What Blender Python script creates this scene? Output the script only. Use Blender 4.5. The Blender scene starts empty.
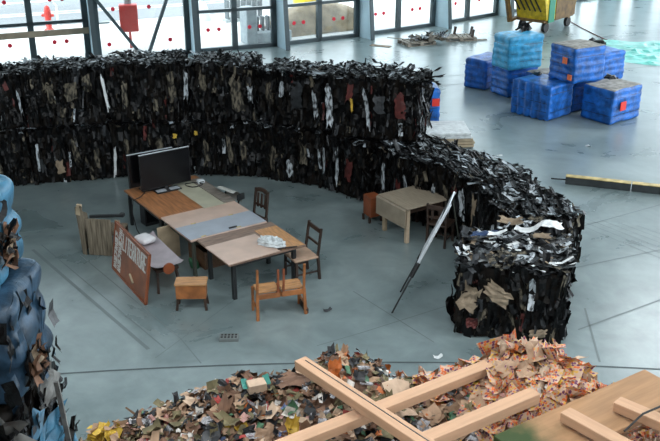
import bpy, math, random
from mathutils import Vector, Matrix, noise
R = random.Random(7)
COL = bpy.context.scene.collection
PI = math.pi
V = Vector

# ------------------------------------------------------------------ materials
M = {}
def mat(name, c, rough=.6, var=.0, scale=6.0, spec=.5, bump=0., bscale=30., c2=None, metal=0., stretch=None, contrast=(.35, .65)):
    m = bpy.data.materials.new(name); m.use_nodes = True
    nt = m.node_tree; b = nt.nodes['Principled BSDF']
    b.inputs['Roughness'].default_value = rough
    b.inputs['Specular IOR Level'].default_value = spec
    b.inputs['Metallic'].default_value = metal
    b.inputs['Base Color'].default_value = (*c, 1)
    tc = nt.nodes.new('ShaderNodeTexCoord'); src = tc.outputs['Object']
    if stretch:
        mp = nt.nodes.new('ShaderNodeMapping'); mp.inputs['Scale'].default_value = stretch
        nt.links.new(src, mp.inputs['Vector']); src = mp.outputs['Vector']
    if var or c2:
        n = nt.nodes.new('ShaderNodeTexNoise'); n.inputs['Scale'].default_value = scale; n.inputs['Detail'].default_value = 5
        nt.links.new(src, n.inputs['Vector'])
        r = nt.nodes.new('ShaderNodeValToRGB')
        r.color_ramp.elements[0].position, r.color_ramp.elements[1].position = contrast
        d = c2 if c2 else tuple(max(0, x * (1 - var)) for x in c)
        u = c if c2 else tuple(min(1, x * (1 + var * .6)) for x in c)
        r.color_ramp.elements[0].color = (*d, 1); r.color_ramp.elements[1].color = (*u, 1)
        nt.links.new(n.outputs['Fac'], r.inputs['Fac']); nt.links.new(r.outputs['Color'], b.inputs['Base Color'])
    if bump:
        n2 = nt.nodes.new('ShaderNodeTexNoise'); n2.inputs['Scale'].default_value = bscale; n2.inputs['Detail'].default_value = 4
        nt.links.new(src, n2.inputs['Vector'])
        bp = nt.nodes.new('ShaderNodeBump'); bp.inputs['Strength'].default_value = bump; bp.inputs['Distance'].default_value = .02
        nt.links.new(n2.outputs['Fac'], bp.inputs['Height']); nt.links.new(bp.outputs['Normal'], b.inputs['Normal'])
    M[name] = m
    return m

mat('black', (.0045, .0045, .005), .34, .5, 9, .22, .4, 25)
mat('black_brown', (.009, .007, .0055), .5, .5, 9, .14, .4, 25)
mat('dark_grey', (.040, .043, .047), .4, .4, 9, .5, .4, 25)
mat('olive_tan', (.17, .145, .105), .7, .0, 5, .3, .3, 25, c2=(.012, .011, .009), stretch=(4, 4, 1.3), contrast=(.42, .60))
mat('tan', (.30, .23, .16), .75, .3, 7, .3)
mat('pale', (.50, .54, .57), .5, .0, 5, .4, c2=(.03, .033, .036), stretch=(4, 4, 1.5), contrast=(.40, .56))
mat('sky_glint', (.40, .45, .49), .4, .3, 9, .5)  # colour of the sky highlights painted onto bale tops
mat('white_sheet', (.72, .74, .74), .55, .2, 9, .4)
mat('maroon', (.10, .018, .015), .5, .4, 9)
mat('orange_scrap', (.50, .17, .03), .6, .3, 9)
mat('yellow_scrap', (.62, .40, .05), .6, .3, 9)
mat('navy_scrap', (.03, .06, .14), .45, .4, 9)
mat('blue_wrap', (.012, .125, .46), .36, .5, 5, .45, .5, 18)
mat('blue_wrap_deep', (.011, .10, .40), .38, .5, 5, .45, .5, 18)
mat('light_blue_wrap', (.045, .34, .58), .4, .35, 5, .45, .4, 18)
mat('stack_blue', (.038, .14, .225), .42, .45, 4, .45, .5, 12)
mat('stack_navy', (.022, .055, .095), .45, .6, 4, .45, .5, 12)
mat('grey_cloth', (.19, .19, .18), .9, .4, 6, .2)
mat('dusty_top', (.30, .285, .26), .8, .4, 6, .3)
mat('red_sticker', (.75, .035, .02), .5)
mat('orange_sticker', (.85, .18, .05), .5)
mat('table_wood', (.40, .17, .07), .33, .3, 3, .5, stretch=(1, 8, 1))
mat('table_brown', (.22, .14, .10), .42, .35, 4, .5, stretch=(8, 1, 1))
mat('pink_board', (.56, .40, .32), .38, .1, 3, .5)
mat('grey_board', (.33, .36, .41), .4, .08, 3, .5)
mat('cream_board', (.46, .44, .33), .4, .12, 3, .5)
mat('drift_board', (.22, .19, .16), .55, .35, 4, .4, stretch=(8, 1, 1))
mat('edge_wood', (.45, .28, .16), .6)
mat('dark_metal', (.015, .017, .018), .45)
mat('dark_wood', (.045, .026, .018), .45, .3, 6, stretch=(1, 1, .2))
mat('olive_metal', (.06, .065, .05), .5)
mat('orange_wood', (.36, .13, .04), .42, .35, 5, .5, stretch=(1, 6, 1))
mat('honey_wood', (.50, .25, .10), .42, .3, 5, .5, stretch=(1, 6, 1))
mat('red_wood', (.26, .07, .025), .42, .3, 5, .5)
mat('seat_wood', (.55, .36, .25), .35, .2, 4)
mat('weathered', (.20, .165, .12), .8, .45, 5, .2, stretch=(6, 6, .5))
mat('beige_wood', (.42, .33, .22), .7, .2, 5)
mat('veneer', (.33, .27, .20), .35, .15, 5, .5, stretch=(1, 6, 1))
mat('pale_leg', (.58, .45, .32), .55, .15, 5)
mat('lumber', (.54, .325, .20), .6, .10, 4, .35, .1, 40, stretch=(.6, 6, 6))
mat('lumber_top', (.68, .47, .31), .6, .15, 4, .35, stretch=(.6, 9, 9))
mat('slab_wood', (.36, .20, .10), .5, .16, 4, .4, stretch=(.6, 6, 6))
mat('dark_lumber', (.12, .06, .03), .6, .3, 4, stretch=(.6, 9, 9))
mat('green_stain', (.05, .10, .02), .35, .5, 10)
mat('screen', (.004, .004, .005), .22, spec=.25)
mat('bezel', (.012, .012, .013), .4)
mat('shell_grey', (.50, .50, .46), .4)
mat('silver', (.52, .55, .58), .35, metal=.3)
mat('lilac', (.42, .37, .40), .4, .15, 4)
mat('white_cloth', (.75, .74, .76), .8, .1, 8)
mat('sign_board', (.24, .075, .028), .45, .3, 4)
mat('sign_letters', (.62, .62, .59), .7, .25, 30)
mat('green_plastic', (.03, .13, .06), .4)
mat('teal_box', (.02, .19, .15), .5)
mat('clear_plastic', (.62, .66, .67), .25, .25, 14, .6)
mat('white_paint', (.62, .66, .68), .4)
mat('whiteboard', (.72, .76, .80), .3)
mat('yellow_paint', (.60, .42, .015), .45, .35, 5, .5)
mat('barrier_yellow', (.58, .43, .16), .5, .35, 7)
mat('barrier_dark', (.035, .040, .042), .55, .3, 7)
mat('wagon_brown', (.14, .075, .02), .6, .4, 5)
mat('strap_green', (.008, .19, .11), .5)
mat('rubber', (.010, .010, .010), .6)
mat('pallet_wood', (.27, .235, .19), .8, .45, 6)
mat('teal_sheet', (.13, .50, .43), .3, .3, 3, .5)
mat('cable_red', (.16, .04, .035), .5)
mat('facade_frame', (.040, .062, .070), .4, .2, 3, .5)
mat('fin_blue', (.50, .65, .72), .5, .12, 1, .4)
mat('fin_edge', (.05, .075, .085), .45)
mat('rail_wood', (.33, .27, .19), .6, .15, 3)
mat('safety_red', (.72, .008, .035), .5)
mat('post_red', (.52, .035, .025), .5, .15, 6)
mat('concrete_grey', (.33, .38, .40), .7, .15, 5)
mat('slot_dark', (.10, .12, .13), .7)
mat('bollard', (.30, .34, .35), .5)
mat('sack', (.34, .26, .17), .85, .35, 2)
mat('joint', (.075, .092, .096), .6)
mat('joint_faint', (.145, .178, .182), .4)
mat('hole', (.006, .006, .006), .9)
mat('block', (.17, .19, .185), .7)
mat('roof_grey', (.35, .37, .38), .9)
# paper colours of the heaps
mat('p_card', (.38, .24, .15), .75, .25, 12)
mat('p_card2', (.52, .37, .26), .75, .2, 12)
mat('p_brown', (.16, .08, .045), .7, .3, 12)
mat('p_olive', (.17, .14, .07), .7, .4, 12)
mat('p_white', (.62, .57, .52), .7, .25, 25)
mat('p_news', (.33, .32, .33), .7, .6, 60)
mat('p_black', (.022, .022, .024), .5, .3, 12)
mat('p_orange', (.52, .14, .03), .5, .4, 14)
mat('p_red', (.38, .05, .04), .5, .3, 14)
mat('p_pink', (.52, .28, .24), .6, .3, 14)
mat('p_yellow', (.62, .38, .05), .5, .3, 14)
mat('p_green', (.07, .17, .09), .5, .5, 14)
mat('p_blue', (.10, .14, .26), .5, .5, 20)

def mat_print():
    m = bpy.data.materials.new('printed_cards'); m.use_nodes = True
    nt = m.node_tree; b = nt.nodes['Principled BSDF']; b.inputs['Roughness'].default_value = .6
    uv = nt.nodes.new('ShaderNodeUVMap')
    vo = nt.nodes.new('ShaderNodeTexVoronoi'); vo.inputs['Scale'].default_value = 9; vo.inputs['Randomness'].default_value = .25
    nt.links.new(uv.outputs['UV'], vo.inputs['Vector'])
    r = nt.nodes.new('ShaderNodeValToRGB'); r.color_ramp.interpolation = 'CONSTANT'
    for i, (p, c) in enumerate([(0, (.50, .34, .24)), (.26, (.62, .13, .03)), (.52, (.60, .34, .06)), (.68, (.14, .035, .10)), (.86, (.5, .33, .24))]):
        e = r.color_ramp.elements[i] if i < 2 else r.color_ramp.elements.new(p)
        e.position = p; e.color = (*c, 1)
    sep = nt.nodes.new('ShaderNodeSeparateColor'); nt.links.new(vo.outputs['Color'], sep.inputs['Color'])
    nt.links.new(sep.outputs['Red'], r.inputs['Fac'])
    lt = nt.nodes.new('ShaderNodeMath'); lt.operation = 'LESS_THAN'; lt.inputs[1].default_value = .52
    nt.links.new(vo.outputs['Distance'], lt.inputs[0])
    mx = nt.nodes.new('ShaderNodeMixRGB'); mx.inputs['Color1'].default_value = (.52, .34, .23, 1)
    nt.links.new(lt.outputs[0], mx.inputs['Fac']); nt.links.new(r.outputs['Color'], mx.inputs['Color2'])
    nt.links.new(mx.outputs[0], b.inputs['Base Color'])
    M['printed_cards'] = m
mat_print()

def mat_stained():
    m = M['slab_wood'].copy(); m.name = 'stained_board'; nt = m.node_tree; b = nt.nodes['Principled BSDF']
    src = b.inputs['Base Color'].links[0].from_socket
    tc = nt.nodes.new('ShaderNodeTexCoord'); sp = nt.nodes.new('ShaderNodeSeparateXYZ'); nt.links.new(tc.outputs['Object'], sp.inputs[0])
    n = nt.nodes.new('ShaderNodeTexNoise'); n.inputs['Scale'].default_value = 5; n.inputs['Detail'].default_value = 6; nt.links.new(tc.outputs['Object'], n.inputs['Vector'])
    ad = nt.nodes.new('ShaderNodeMath'); ad.operation = 'MULTIPLY_ADD'; ad.inputs[1].default_value = .5; nt.links.new(n.outputs['Fac'], ad.inputs[0]); nt.links.new(sp.outputs['X'], ad.inputs[2])
    mr = nt.nodes.new('ShaderNodeMapRange'); mr.inputs['From Min'].default_value = .62; mr.inputs['From Max'].default_value = .9; nt.links.new(ad.outputs[0], mr.inputs['Value'])
    mx = nt.nodes.new('ShaderNodeMixRGB'); mx.inputs['Color2'].default_value = (.035, .06, .016, 1); nt.links.new(mr.outputs[0], mx.inputs['Fac']); nt.links.new(src, mx.inputs['Color1']); nt.links.new(mx.outputs[0], b.inputs['Base Color'])
    M['stained_board'] = m
mat_stained()

def mat_floor():
    m = bpy.data.materials.new('polished_concrete'); m.use_nodes = True
    nt = m.node_tree; b = nt.nodes['Principled BSDF']
    tc = nt.nodes.new('ShaderNodeTexCoord')
    n1 = nt.nodes.new('ShaderNodeTexNoise'); n1.inputs['Scale'].default_value = .55; n1.inputs['Detail'].default_value = 9; n1.inputs['Roughness'].default_value = .62; n1.inputs['Distortion'].default_value = .5
    n2 = nt.nodes.new('ShaderNodeTexNoise'); n2.inputs['Scale'].default_value = 2.2; n2.inputs['Detail'].default_value = 7; n2.inputs['Distortion'].default_value = 1.2
    for n in (n1, n2): nt.links.new(tc.outputs['Object'], n.inputs['Vector'])
    r1 = nt.nodes.new('ShaderNodeValToRGB')
    r1.color_ramp.elements[0].position = .34; r1.color_ramp.elements[0].color = (.134, .180, .184, 1)
    r1.color_ramp.elements[1].position = .66; r1.color_ramp.elements[1].color = (.262, .318, .320, 1)
    r2 = nt.nodes.new('ShaderNodeValToRGB')
    r2.color_ramp.elements[0].position = .3; r2.color_ramp.elements[0].color = (.90, .90, .90, 1)
    r2.color_ramp.elements[1].position = .72; r2.color_ramp.elements[1].color = (1.07, 1.07, 1.07, 1)
    nt.links.new(n1.outputs['Fac'], r1.inputs['Fac']); nt.links.new(n2.outputs['Fac'], r2.inputs['Fac'])
    mx = nt.nodes.new('ShaderNodeMixRGB'); mx.blend_type = 'MULTIPLY'; mx.inputs['Fac'].default_value = 1
    nt.links.new(r1.outputs['Color'], mx.inputs['Color1']); nt.links.new(r2.outputs['Color'], mx.inputs['Color2'])
    nt.links.new(mx.outputs[0], b.inputs['Base Color'])
    rr = nt.nodes.new('ShaderNodeMapRange'); rr.inputs['To Min'].default_value = .25; rr.inputs['To Max'].default_value = .31
    nt.links.new(n1.outputs['Fac'], rr.inputs['Value']); nt.links.new(rr.outputs[0], b.inputs['Roughness'])
    b.inputs['Specular IOR Level'].default_value = .8
    M['floor'] = m
mat_floor()

def mat_glass():
    m = bpy.data.materials.new('clear_glass'); m.use_nodes = True
    nt = m.node_tree
    for n in list(nt.nodes):
        if n.type != 'OUTPUT_MATERIAL': nt.nodes.remove(n)
    out = [n for n in nt.nodes if n.type == 'OUTPUT_MATERIAL'][0]
    t = nt.nodes.new('ShaderNodeBsdfTransparent'); t.inputs['Color'].default_value = (.93, .96, .96, 1)
    g = nt.nodes.new('ShaderNodeBsdfGlossy'); g.inputs['Roughness'].default_value = .03
    x = nt.nodes.new('ShaderNodeMixShader'); x.inputs[0].default_value = .06
    nt.links.new(t.outputs[0], x.inputs[1]); nt.links.new(g.outputs[0], x.inputs[2]); nt.links.new(x.outputs[0], out.inputs[0])
    M['glass'] = m
mat_glass()

# ------------------------------------------------------------------ mesh building
class MB:
    def __init__(s): s.v, s.f, s.m, s.uv, s.mats, s.smooth = [], [], [], [], [], []
    def mi(s, name):
        if name not in s.mats: s.mats.append(name)
        return s.mats.index(name)
    def add(s, vs, fs, m, smooth=False, uvs=None):
        o = len(s.v); s.v += [tuple(v) for v in vs]; k = s.mi(m)
        for f in fs:
            s.f.append(tuple(o + i for i in f)); s.m.append(k); s.smooth.append(smooth)
            s.uv.append([uvs[i] for i in f] if uvs else [(0, 0)] * len(f))
        return s
    def box(s, c, size, m, rot=None, bev=.0, taper=1.):
        """box by centre and size; rot is a Matrix (3x3) or z angle; bev chamfers the long edges"""
        x, y, z = (q / 2 for q in size); c = V(c)
        if rot is None: rm = Matrix.Identity(3)
        elif isinstance(rot, (int, float)): rm = Matrix.Rotation(rot, 3, 'Z')
        else: rm = rot
        b = min(bev, x * .9, y * .9, z * .9)
        if b <= 0:
            vs = [V((sx * x * (taper if sz > 0 else 1), sy * y * (taper if sz > 0 else 1), sz * z)) for sz in (-1, 1) for sx, sy in ((-1, -1), (1, -1), (1, 1), (-1, 1))]
            fs = [(3, 2, 1, 0), (4, 5, 6, 7), (0, 1, 5, 4), (1, 2, 6, 5), (2, 3, 7, 6), (3, 0, 4, 7)]
        else:
            ring = lambda X, Y, Z: [V(p) for p in ((-X + b, -Y, Z), (X - b, -Y, Z), (X, -Y + b, Z), (X, Y - b, Z), (X - b, Y, Z), (-X + b, Y, Z), (-X, Y - b, Z), (-X, -Y + b, Z))]
            vs = ring(x - b, y - b, -z) + ring(x, y, -z + b) + ring(x, y, z - b) + ring(x - b, y - b, z)
            fs = [tuple(range(7, -1, -1)), tuple(range(24, 32))]
            for k in range(3):
                for i in range(8):
                    j = (i + 1) % 8; fs.append((k * 8 + i, k * 8 + j, k * 8 + 8 + j, k * 8 + 8 + i))
        s.add([c + rm @ v for v in vs], fs, m); return s
    def bar(s, a, b, w, h, m, up=(0, 0, 1), bev=0.):
        """square bar from a to b"""
        a, b = V(a), V(b); d = (b - a); L = d.length; x = d.normalized(); up = V(up)
        if abs(x.dot(up)) > .98: up = V((0, 1, 0))
        y = up.cross(x).normalized(); z = x.cross(y)
        rm = Matrix((x, y, z)).transposed()
        return s.box((a + b) / 2, (L, w, h), m, rm, bev)
    def tube(s, pts, r, m, n=8, caps=True):
        pts = [V(p) for p in pts]; rs = r if isinstance(r, (list, tuple)) else [r] * len(pts)
        vs = []; prev = None
        for i, p in enumerate(pts):
            d = (pts[min(i + 1, len(pts) - 1)] - pts[max(i - 1, 0)]).normalized()
            u = V((0, 0, 1)) if prev is None else prev
            if abs(d.dot(u)) > .97: u = V((0, 1, 0))
            y = (u - d * u.dot(d)).normalized(); prev = y; x = y.cross(d)
            for k in range(n):
                a = 2 * PI * k / n; vs.append(p + x * (math.cos(a) * rs[i]) + y * (math.sin(a) * rs[i]))
        fs = []
        for i in range(len(pts) - 1):
            for k in range(n):
                j = (k + 1) % n; fs.append((i * n + k, i * n + j, (i + 1) * n + j, (i + 1) * n + k))
        s.add(vs, fs, m, True)
        if caps: s.add(vs[:n], [tuple(range(n - 1, -1, -1))], m); s.add(vs[-n:], [tuple(range(n))], m)
        return s
    def prism(s, poly, z0, z1, m):
        n = len(poly); vs = [(x, y, z0) for x, y in poly] + [(x, y, z1) for x, y in poly]
        fs = [tuple(range(n - 1, -1, -1)), tuple(range(n, 2 * n))] + [(i, (i + 1) % n, n + (i + 1) % n, n + i) for i in range(n)]
        s.add(vs, fs, m); return s
    def sheet(s, c, ux, uy, w, h, m, bend=.15, nx=3, ny=3, rag=.06, uv=None, rnd=R):
        """a crumpled sheet of w x h about c, spanned by ux, uy"""
        ux, uy = V(ux).normalized(), V(uy).normalized(); n = ux.cross(uy).normalized(); c = V(c)
        vs, uvs = [], []; b1, b2 = rnd.uniform(-1, 1) * bend, rnd.uniform(-1, 1) * bend
        su = uv[2] if uv else 1
        for j in range(ny):
            for i in range(nx):
                a, b = i / (nx - 1) - .5, j / (ny - 1) - .5
                ea = a * w + (rnd.uniform(-rag, rag) * w if abs(a) == .5 else 0) ; eb = b * h + (rnd.uniform(-rag, rag) * h if abs(b) == .5 else 0)
                k = (b1 * (a * a * 4) * w + b2 * (b * b * 4) * h) + rnd.uniform(-1, 1) * bend * .35 * min(w, h)
                vs.append(c + ux * ea + uy * eb + n * k)
                uvs.append(((uv[0] if uv else 0) + a * w * su, (uv[1] if uv else 0) + b * h * su))
        fs = [(j * nx + i, j * nx + i + 1, (j + 1) * nx + i + 1, (j + 1) * nx + i) for j in range(ny - 1) for i in range(nx - 1)]
        s.add(vs, fs, m, False, uvs); return s
    def build(s, name, parent=None, **kw):
        me = bpy.data.meshes.new(name); me.from_pydata(s.v, [], s.f)
        for k in s.mats: me.materials.append(M[k])
        me.polygons.foreach_set('material_index', s.m); me.polygons.foreach_set('use_smooth', s.smooth)
        if any(any(u != (0, 0) for u in q) for q in s.uv):
            l = me.uv_layers.new(name='UVMap'); flat = [x for q in s.uv for u in q for x in u]; l.data.foreach_set('uv', flat)
        me.update()
        o = bpy.data.objects.new(name, me); COL.objects.link(o)
        if parent: o.parent = parent
        tag(o, **kw); return o

def tag(o, label=None, cat=None, group=None, kind=None):
    if label: o['label'] = label
    if cat: o['category'] = cat
    if group: o['group'] = group
    if kind: o['kind'] = kind
    return o
def thing(name, label, cat, loc=(0, 0, 0), rz=0, group=None):
    o = bpy.data.objects.new(name, None); o.empty_display_size = .2; COL.objects.link(o)
    o.location = loc; o.rotation_euler = (0, 0, rz)
    return tag(o, label, cat, group)
def P1(f): m = MB(); f(m); return m

# ------------------------------------------------------------------ the hall
FINS = [(-19.4, 27.2), (-15.6, 28.2), (-11.8, 29.5), (-8.25, 31.0), (-5.0, 32.4), (-1.98, 33.6), (1.14, 35.4), (4.34, 37.6), (7.37, 40.1), (10.43, 42.5), (13.4, 45.1), (16.0, 47.9), (18.6, 50.7)]
FZ = 9.6
MB().prism([(-22, -7), (24, -7), (24, 51.9), (18.6, 50.7)] + FINS[::-1][1:] + [(-22, 26.8)], -.12, 0, 'floor').build('floor', kind='structure')
out_poly = [(-60, 10), (-22, 26.8)] + FINS + [(24, 51.9), (60, 60), (60, 140), (-60, 140)]
mat('pavement', (.56, .56, .55), .9, .08, .3)
mat('road', (.17, .18, .19), .9, .12, .2)
mat('pave_line', (.55, .52, .50), .9)
MB().prism(out_poly, -.15, -.03, 'pavement').build('ground_outside', kind='structure', label='white sunlit pavement outside the glass front')
def off(i, d):
    a, b = V((*FINS[i], 0)), V((*FINS[i + 1], 0)); t = (b - a).normalized(); return V((-t.y, t.x, 0)) * d
rd = [tuple((V((*FINS[i], 0)) + off(i, 7.6))[:2]) for i in range(12)]
rd2 = [(x - 16, y + 26) for x, y in rd]
MB().prism(rd + rd2[::-1], -.03, -.015, 'road').build('road', kind='structure', label='grey asphalt road beyond the pavement')
ml = MB()
for k in (2.6, 3.1, 6.4):
    q = [tuple((V((*FINS[i], 0)) + off(i, 7.6 + k))[:2]) for i in range(12)]
    q2 = [tuple((V((*FINS[i], 0)) + off(i, 7.6 + k + .16))[:2]) for i in range(12)]
    ml.prism(q + q2[::-1], -.015, -.010, 'pavement')
ml.build('road_markings', kind='structure')
MB().prism([(-22, -7), (24, -7), (24, 51.9), (18.6, 50.7)] + FINS[::-1][1:] + [(-22, 26.8)], FZ, FZ + .3, 'roof_grey').build('unseen_ceiling', kind='structure')  # unseen, put in to block sun and sky and darken the interior
MB().box((1, -7.1, FZ / 2), (46, .2, FZ), 'roof_grey').build('unseen_wall_rear', kind='structure')  # unseen wall added behind the camera to darken faces turned toward it
MB().box((-22.1, 9.6, FZ / 2), (.2, 33.4, FZ), 'roof_grey').build('unseen_wall_left', kind='structure')  # unseen wall added on the left to cut the side light
# floor joints and scored lines
def strip(mb, pts, w, m, z=.004):
    for a, b in zip(pts, pts[1:]):
        a, b = V((*a, z)), V((*b, z)); d = (b - a).normalized(); n = V((-d.y, d.x, 0)) * w / 2
        mb.add([a - n, b - n, b + n, a + n], [(0, 1, 2, 3)], m)
arc = [(-8 + k * .8, 11.43 - (abs(-8 + k * .8 - 1.0) ** 2) / 78) for k in range(26)]
strip(P := MB(), arc, .035, 'joint'); P.build('floor_joint', kind='structure')
j = MB()
strip(j, [(-5.6, 15.4), (-2.75, 11.8)], .06, 'joint_faint'); strip(j, [(-5.5, 15.62), (-2.5, 11.82)], .02, 'joint_faint')
strip(j, [(-4.65, 15.17), (-2.3, 12.1), (-1.9, 11.4)], .018, 'joint_faint')
strip(j, [(3.9, 14.4), (6.21, 15.39), (9, 16.6)], .035, 'joint_faint'); strip(j, [(4.0, 15.9), (6.98, 17.66), (10, 19.5)], .02, 'joint_faint')
strip(j, [(4.2, 13.1), (3.99, 11.44)], .03, 'joint_faint'); strip(j, [(3.91, 12.39), (5.54, 13.39), (9, 15.5)], .03, 'joint_faint')
for k in range(7): strip(j, [(4.5 + k * .33, 17.3 - k * .15), (6.6 + k * .4, 14.3 - k * .2)], .012, 'joint_faint')
strip(j, [(-.2, 11.9), (.5, 12.3), (2.1, 13.28), (3.4, 14.0)], .014, 'joint_faint'); strip(j, [(.4, 13.7), (1.6, 12.0)], .016, 'joint_faint')
strip(j, [(-2.6, 11.55), (-1.6, 13.4)], .014, 'joint_faint')
for k in range(6): strip(j, [(1.5 + k * 2.2, 27 + k * 1.9), (13 + k * 2, 31 + k * 1.5)], .03, 'joint_faint')
j.build('floor_scoring', kind='structure')

# glass front
def facade(i):
    a, b = V((*FINS[i], 0)), V((*FINS[i + 1], 0)); t = (b - a).normalized(); L = (b - a).length; n = V((t.y, -t.x, 0))  # n points indoors
    rm = Matrix((t, -n, V((0, 0, 1)))).transposed()
    braced = i == 3
    at = lambda s, z, d=0: a + t * s + n * d + V((0, 0, z))
    w = thing(f'window_{i + 1}', None, None, a); w.rotation_euler = rm.to_euler(); w['kind'] = 'structure'
    f = MB(); W = 'facade_frame'
    lb = lambda s, z, sx, sz, m=W, y=.0, sy=.14: f.box((s, y, z), (sx, sy, sz), m)
    lb(L / 2, .06, L, .16); lb(.2, FZ / 2, .26, FZ); lb(L - .12, FZ / 2, .2, FZ)
    if not braced: lb(L / 2, FZ / 2, .2, FZ)
    for z in ([1.45, 2.95, 4.45, 6.0, 7.6] if not braced else [2.95, 6.0]): lb(L / 2, z, L, .11)
    lb(L / 2, FZ - .1, L, .2)
    f.build('window_frame', w)
    MB().box((L / 2, .03, FZ / 2), (L - .1, .012, FZ - .1), 'glass').build('glass_pane', w)
    dots = []
    if braced: dots = [(.62, .55), (2.78, .55), (.85, 1.75), (2.1, 1.75)]
    else:
        for s0 in (L * .26, L * .74):
            for z in (.78, 2.2): dots += [(s0 - .2, z), (s0 + .2, z)]
    if i >= 2 and i <= 8:
        for s0, z in dots:
            MB().tube([(s0, .02, z), (s0, -.0, z)], .072, 'safety_red', 12).build('safety_dot', w)
    if i == 2:
        rl = MB(); rl.bar((0, -.12, 1.12), (L - .05, -.12, 1.12), .09, .2, 'rail_wood'); rl.build('hand_rail', w)
    if braced:
        br = MB(); br.bar((L / 2 - .05, -.25, .05), (L / 2 - 3.05, -.25, 4.4), .11, .11, 'fin_edge')
        br.bar((L / 2 + .1, -.25, .05), (L / 2 + 1.9, -.25, 4.4), .11, .11, 'fin_edge'); br.build('cross_brace', w)
for i in range(len(FINS) - 1): facade(i)
for i, p in enumerate(FINS):
    k = min(i, len(FINS) - 2); a, b = V((*FINS[k], 0)), V((*FINS[k + 1], 0)); t = (b - a).normalized(); n = V((t.y, -t.x, 0))
    # raked steel fin, deep at the floor and shallow above, pale faces with dark edges
    fm = MB(); q = V((*p, 0)); d0, d1 = .90, .32; zt = 4.6
    prof = [(-.05, 0), (d0, 0), (d1 + .16, zt), (d1, FZ), (-.05, FZ)]
    vs = [q + n * d + t * sgn * .03 + V((0, 0, z)) for sgn in (-1, 1) for d, z in prof]
    fm.add(vs, [(4, 3, 2, 1, 0), (5, 6, 7, 8, 9)], 'fin_blue')
    ed = MB()
    for (d, z), (e, y) in zip(prof[1:3], prof[2:4]):
        ed.bar(q + n * d + V((0, 0, z)), q + n * e + V((0, 0, y)), .16, .05, 'fin_edge', up=n)
    o = fm.build(f'trim_{i + 1}', kind='structure'); ed.build('fin_flange', o)

# outdoors
def outdoor(label, cat, name, loc, rz=0, group=None): return thing(name, label, cat, (loc[0], loc[1], -.03), rz, group)
t = outdoor('red box on a grey post outside the braced window', 'post box', 'post_box', (-7.4, 33.4), .2)
MB().tube([(0, 0, 0), (0, 0, 1.0)], .05, 'post_red').build('stem', t)
MB().tube([(0, .16, 1.6), (0, .16, 3.6)], .13, 'bollard').build('grey_post', t)
MB().box((0, 0, 1.12), (.66, .46, .98), 'post_red', bev=.03).build('box_body', t)
def cone_post(x, y, label, grp=None):
    t = outdoor(label, 'lamp post', 'street_post', (x, y), 0, grp)
    MB().tube([(0, 0, 0), (0, 0, .08), (0, 0, .16), (0, 0, .75), (0, 0, .8)], [.42, .42, .40, .2, .1], 'white_paint', 14).build('flared_base', t)
    MB().tube([(0, 0, .8), (0, 0, 4.5)], .09, 'white_paint', 10).build('pole', t)
cone_post(-5.5, 39.0, 'white post with flared base outside, beyond the window right of the braced one')
cone_post(-13.6, 35.6, 'white post with flared base outside at the left edge')
for k, (x, y) in enumerate([(-13.0, 37.2), (-11.9, 37.6)]):
    t = outdoor(['white bent tube bike hoop outside, the left of two', 'white bent tube bike hoop outside, beside the red hydrant'][k], 'bike rack', 'bike_hoop', (x, y), .5, 'bike hoops on the pavement')
    MB().tube([(-.6, 0, 0), (-.6, 0, .8), (-.45, 0, .98), (.45, 0, .98), (.6, 0, .8), (.6, 0, 0)], .055, 'white_paint').build('hoop', t)
t = outdoor('red fire hydrant on the pavement beyond the hand rail', 'hydrant', 'fire_hydrant', (-11.4, 36.7))
MB().tube([(0, 0, 0), (0, 0, .06), (0, 0, .1), (0, 0, .75), (0, 0, .95), (0, 0, 1.02)], [.2, .2, .12, .14, .1, .02], 'post_red', 12).build('barrel', t)
for s in (-1, 1): MB().tube([(0, 0, .62), (s * .24, 0, .62)], .06, 'post_red').build('outlet', t)
t = outdoor('grey litter bin on a post outside, left of the braced window', 'litter bin', 'litter_bin', (-8.7, 33.2), .3)
MB().box((0, 0, 1.5), (.42, .34, .8), 'bollard', bev=.03).build('bin_body', t); MB().box((.35, -.1, .98), (.5, .3, .06), 'bollard').build('shelf', t); MB().tube([(0, .1, 0), (0, .1, 1.2)], .05, 'bollard').build('post', t)
t = outdoor('grey concrete planter block with a slotted rack on top outside', 'planter', 'slotted_planter', (-2.3, 34.75), .46)
MB().box((-.05, 0, .2), (1.6, .7, .4), 'concrete_grey', bev=.03).build('block_body', t)
MB().box((-.92, -.1, .68), (.42, .75, 1.36), 'concrete_grey', bev=.03).build('end_pier', t)
r_ = MB()
for k in range(6): r_.box((-.5 + k * .22, .1, .68), (.09, .3, .55), 'slot_dark', bev=.02)
r_.build('rack_slots', t)
t = outdoor('grey slatted bench rack beyond the planter, near the road', 'rack', 'bike_rack', (-3.7, 39.0), .46)
r_ = MB()
for k in range(7): r_.box((-.75 + k * .25, 0, .5), (.09, .4, .85), 'slot_dark', bev=.02)
r_.build('rack_slots', t); MB().box((0, 0, .06), (1.8, .5, .12), 'concrete_grey').build('rack_base', t)
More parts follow.
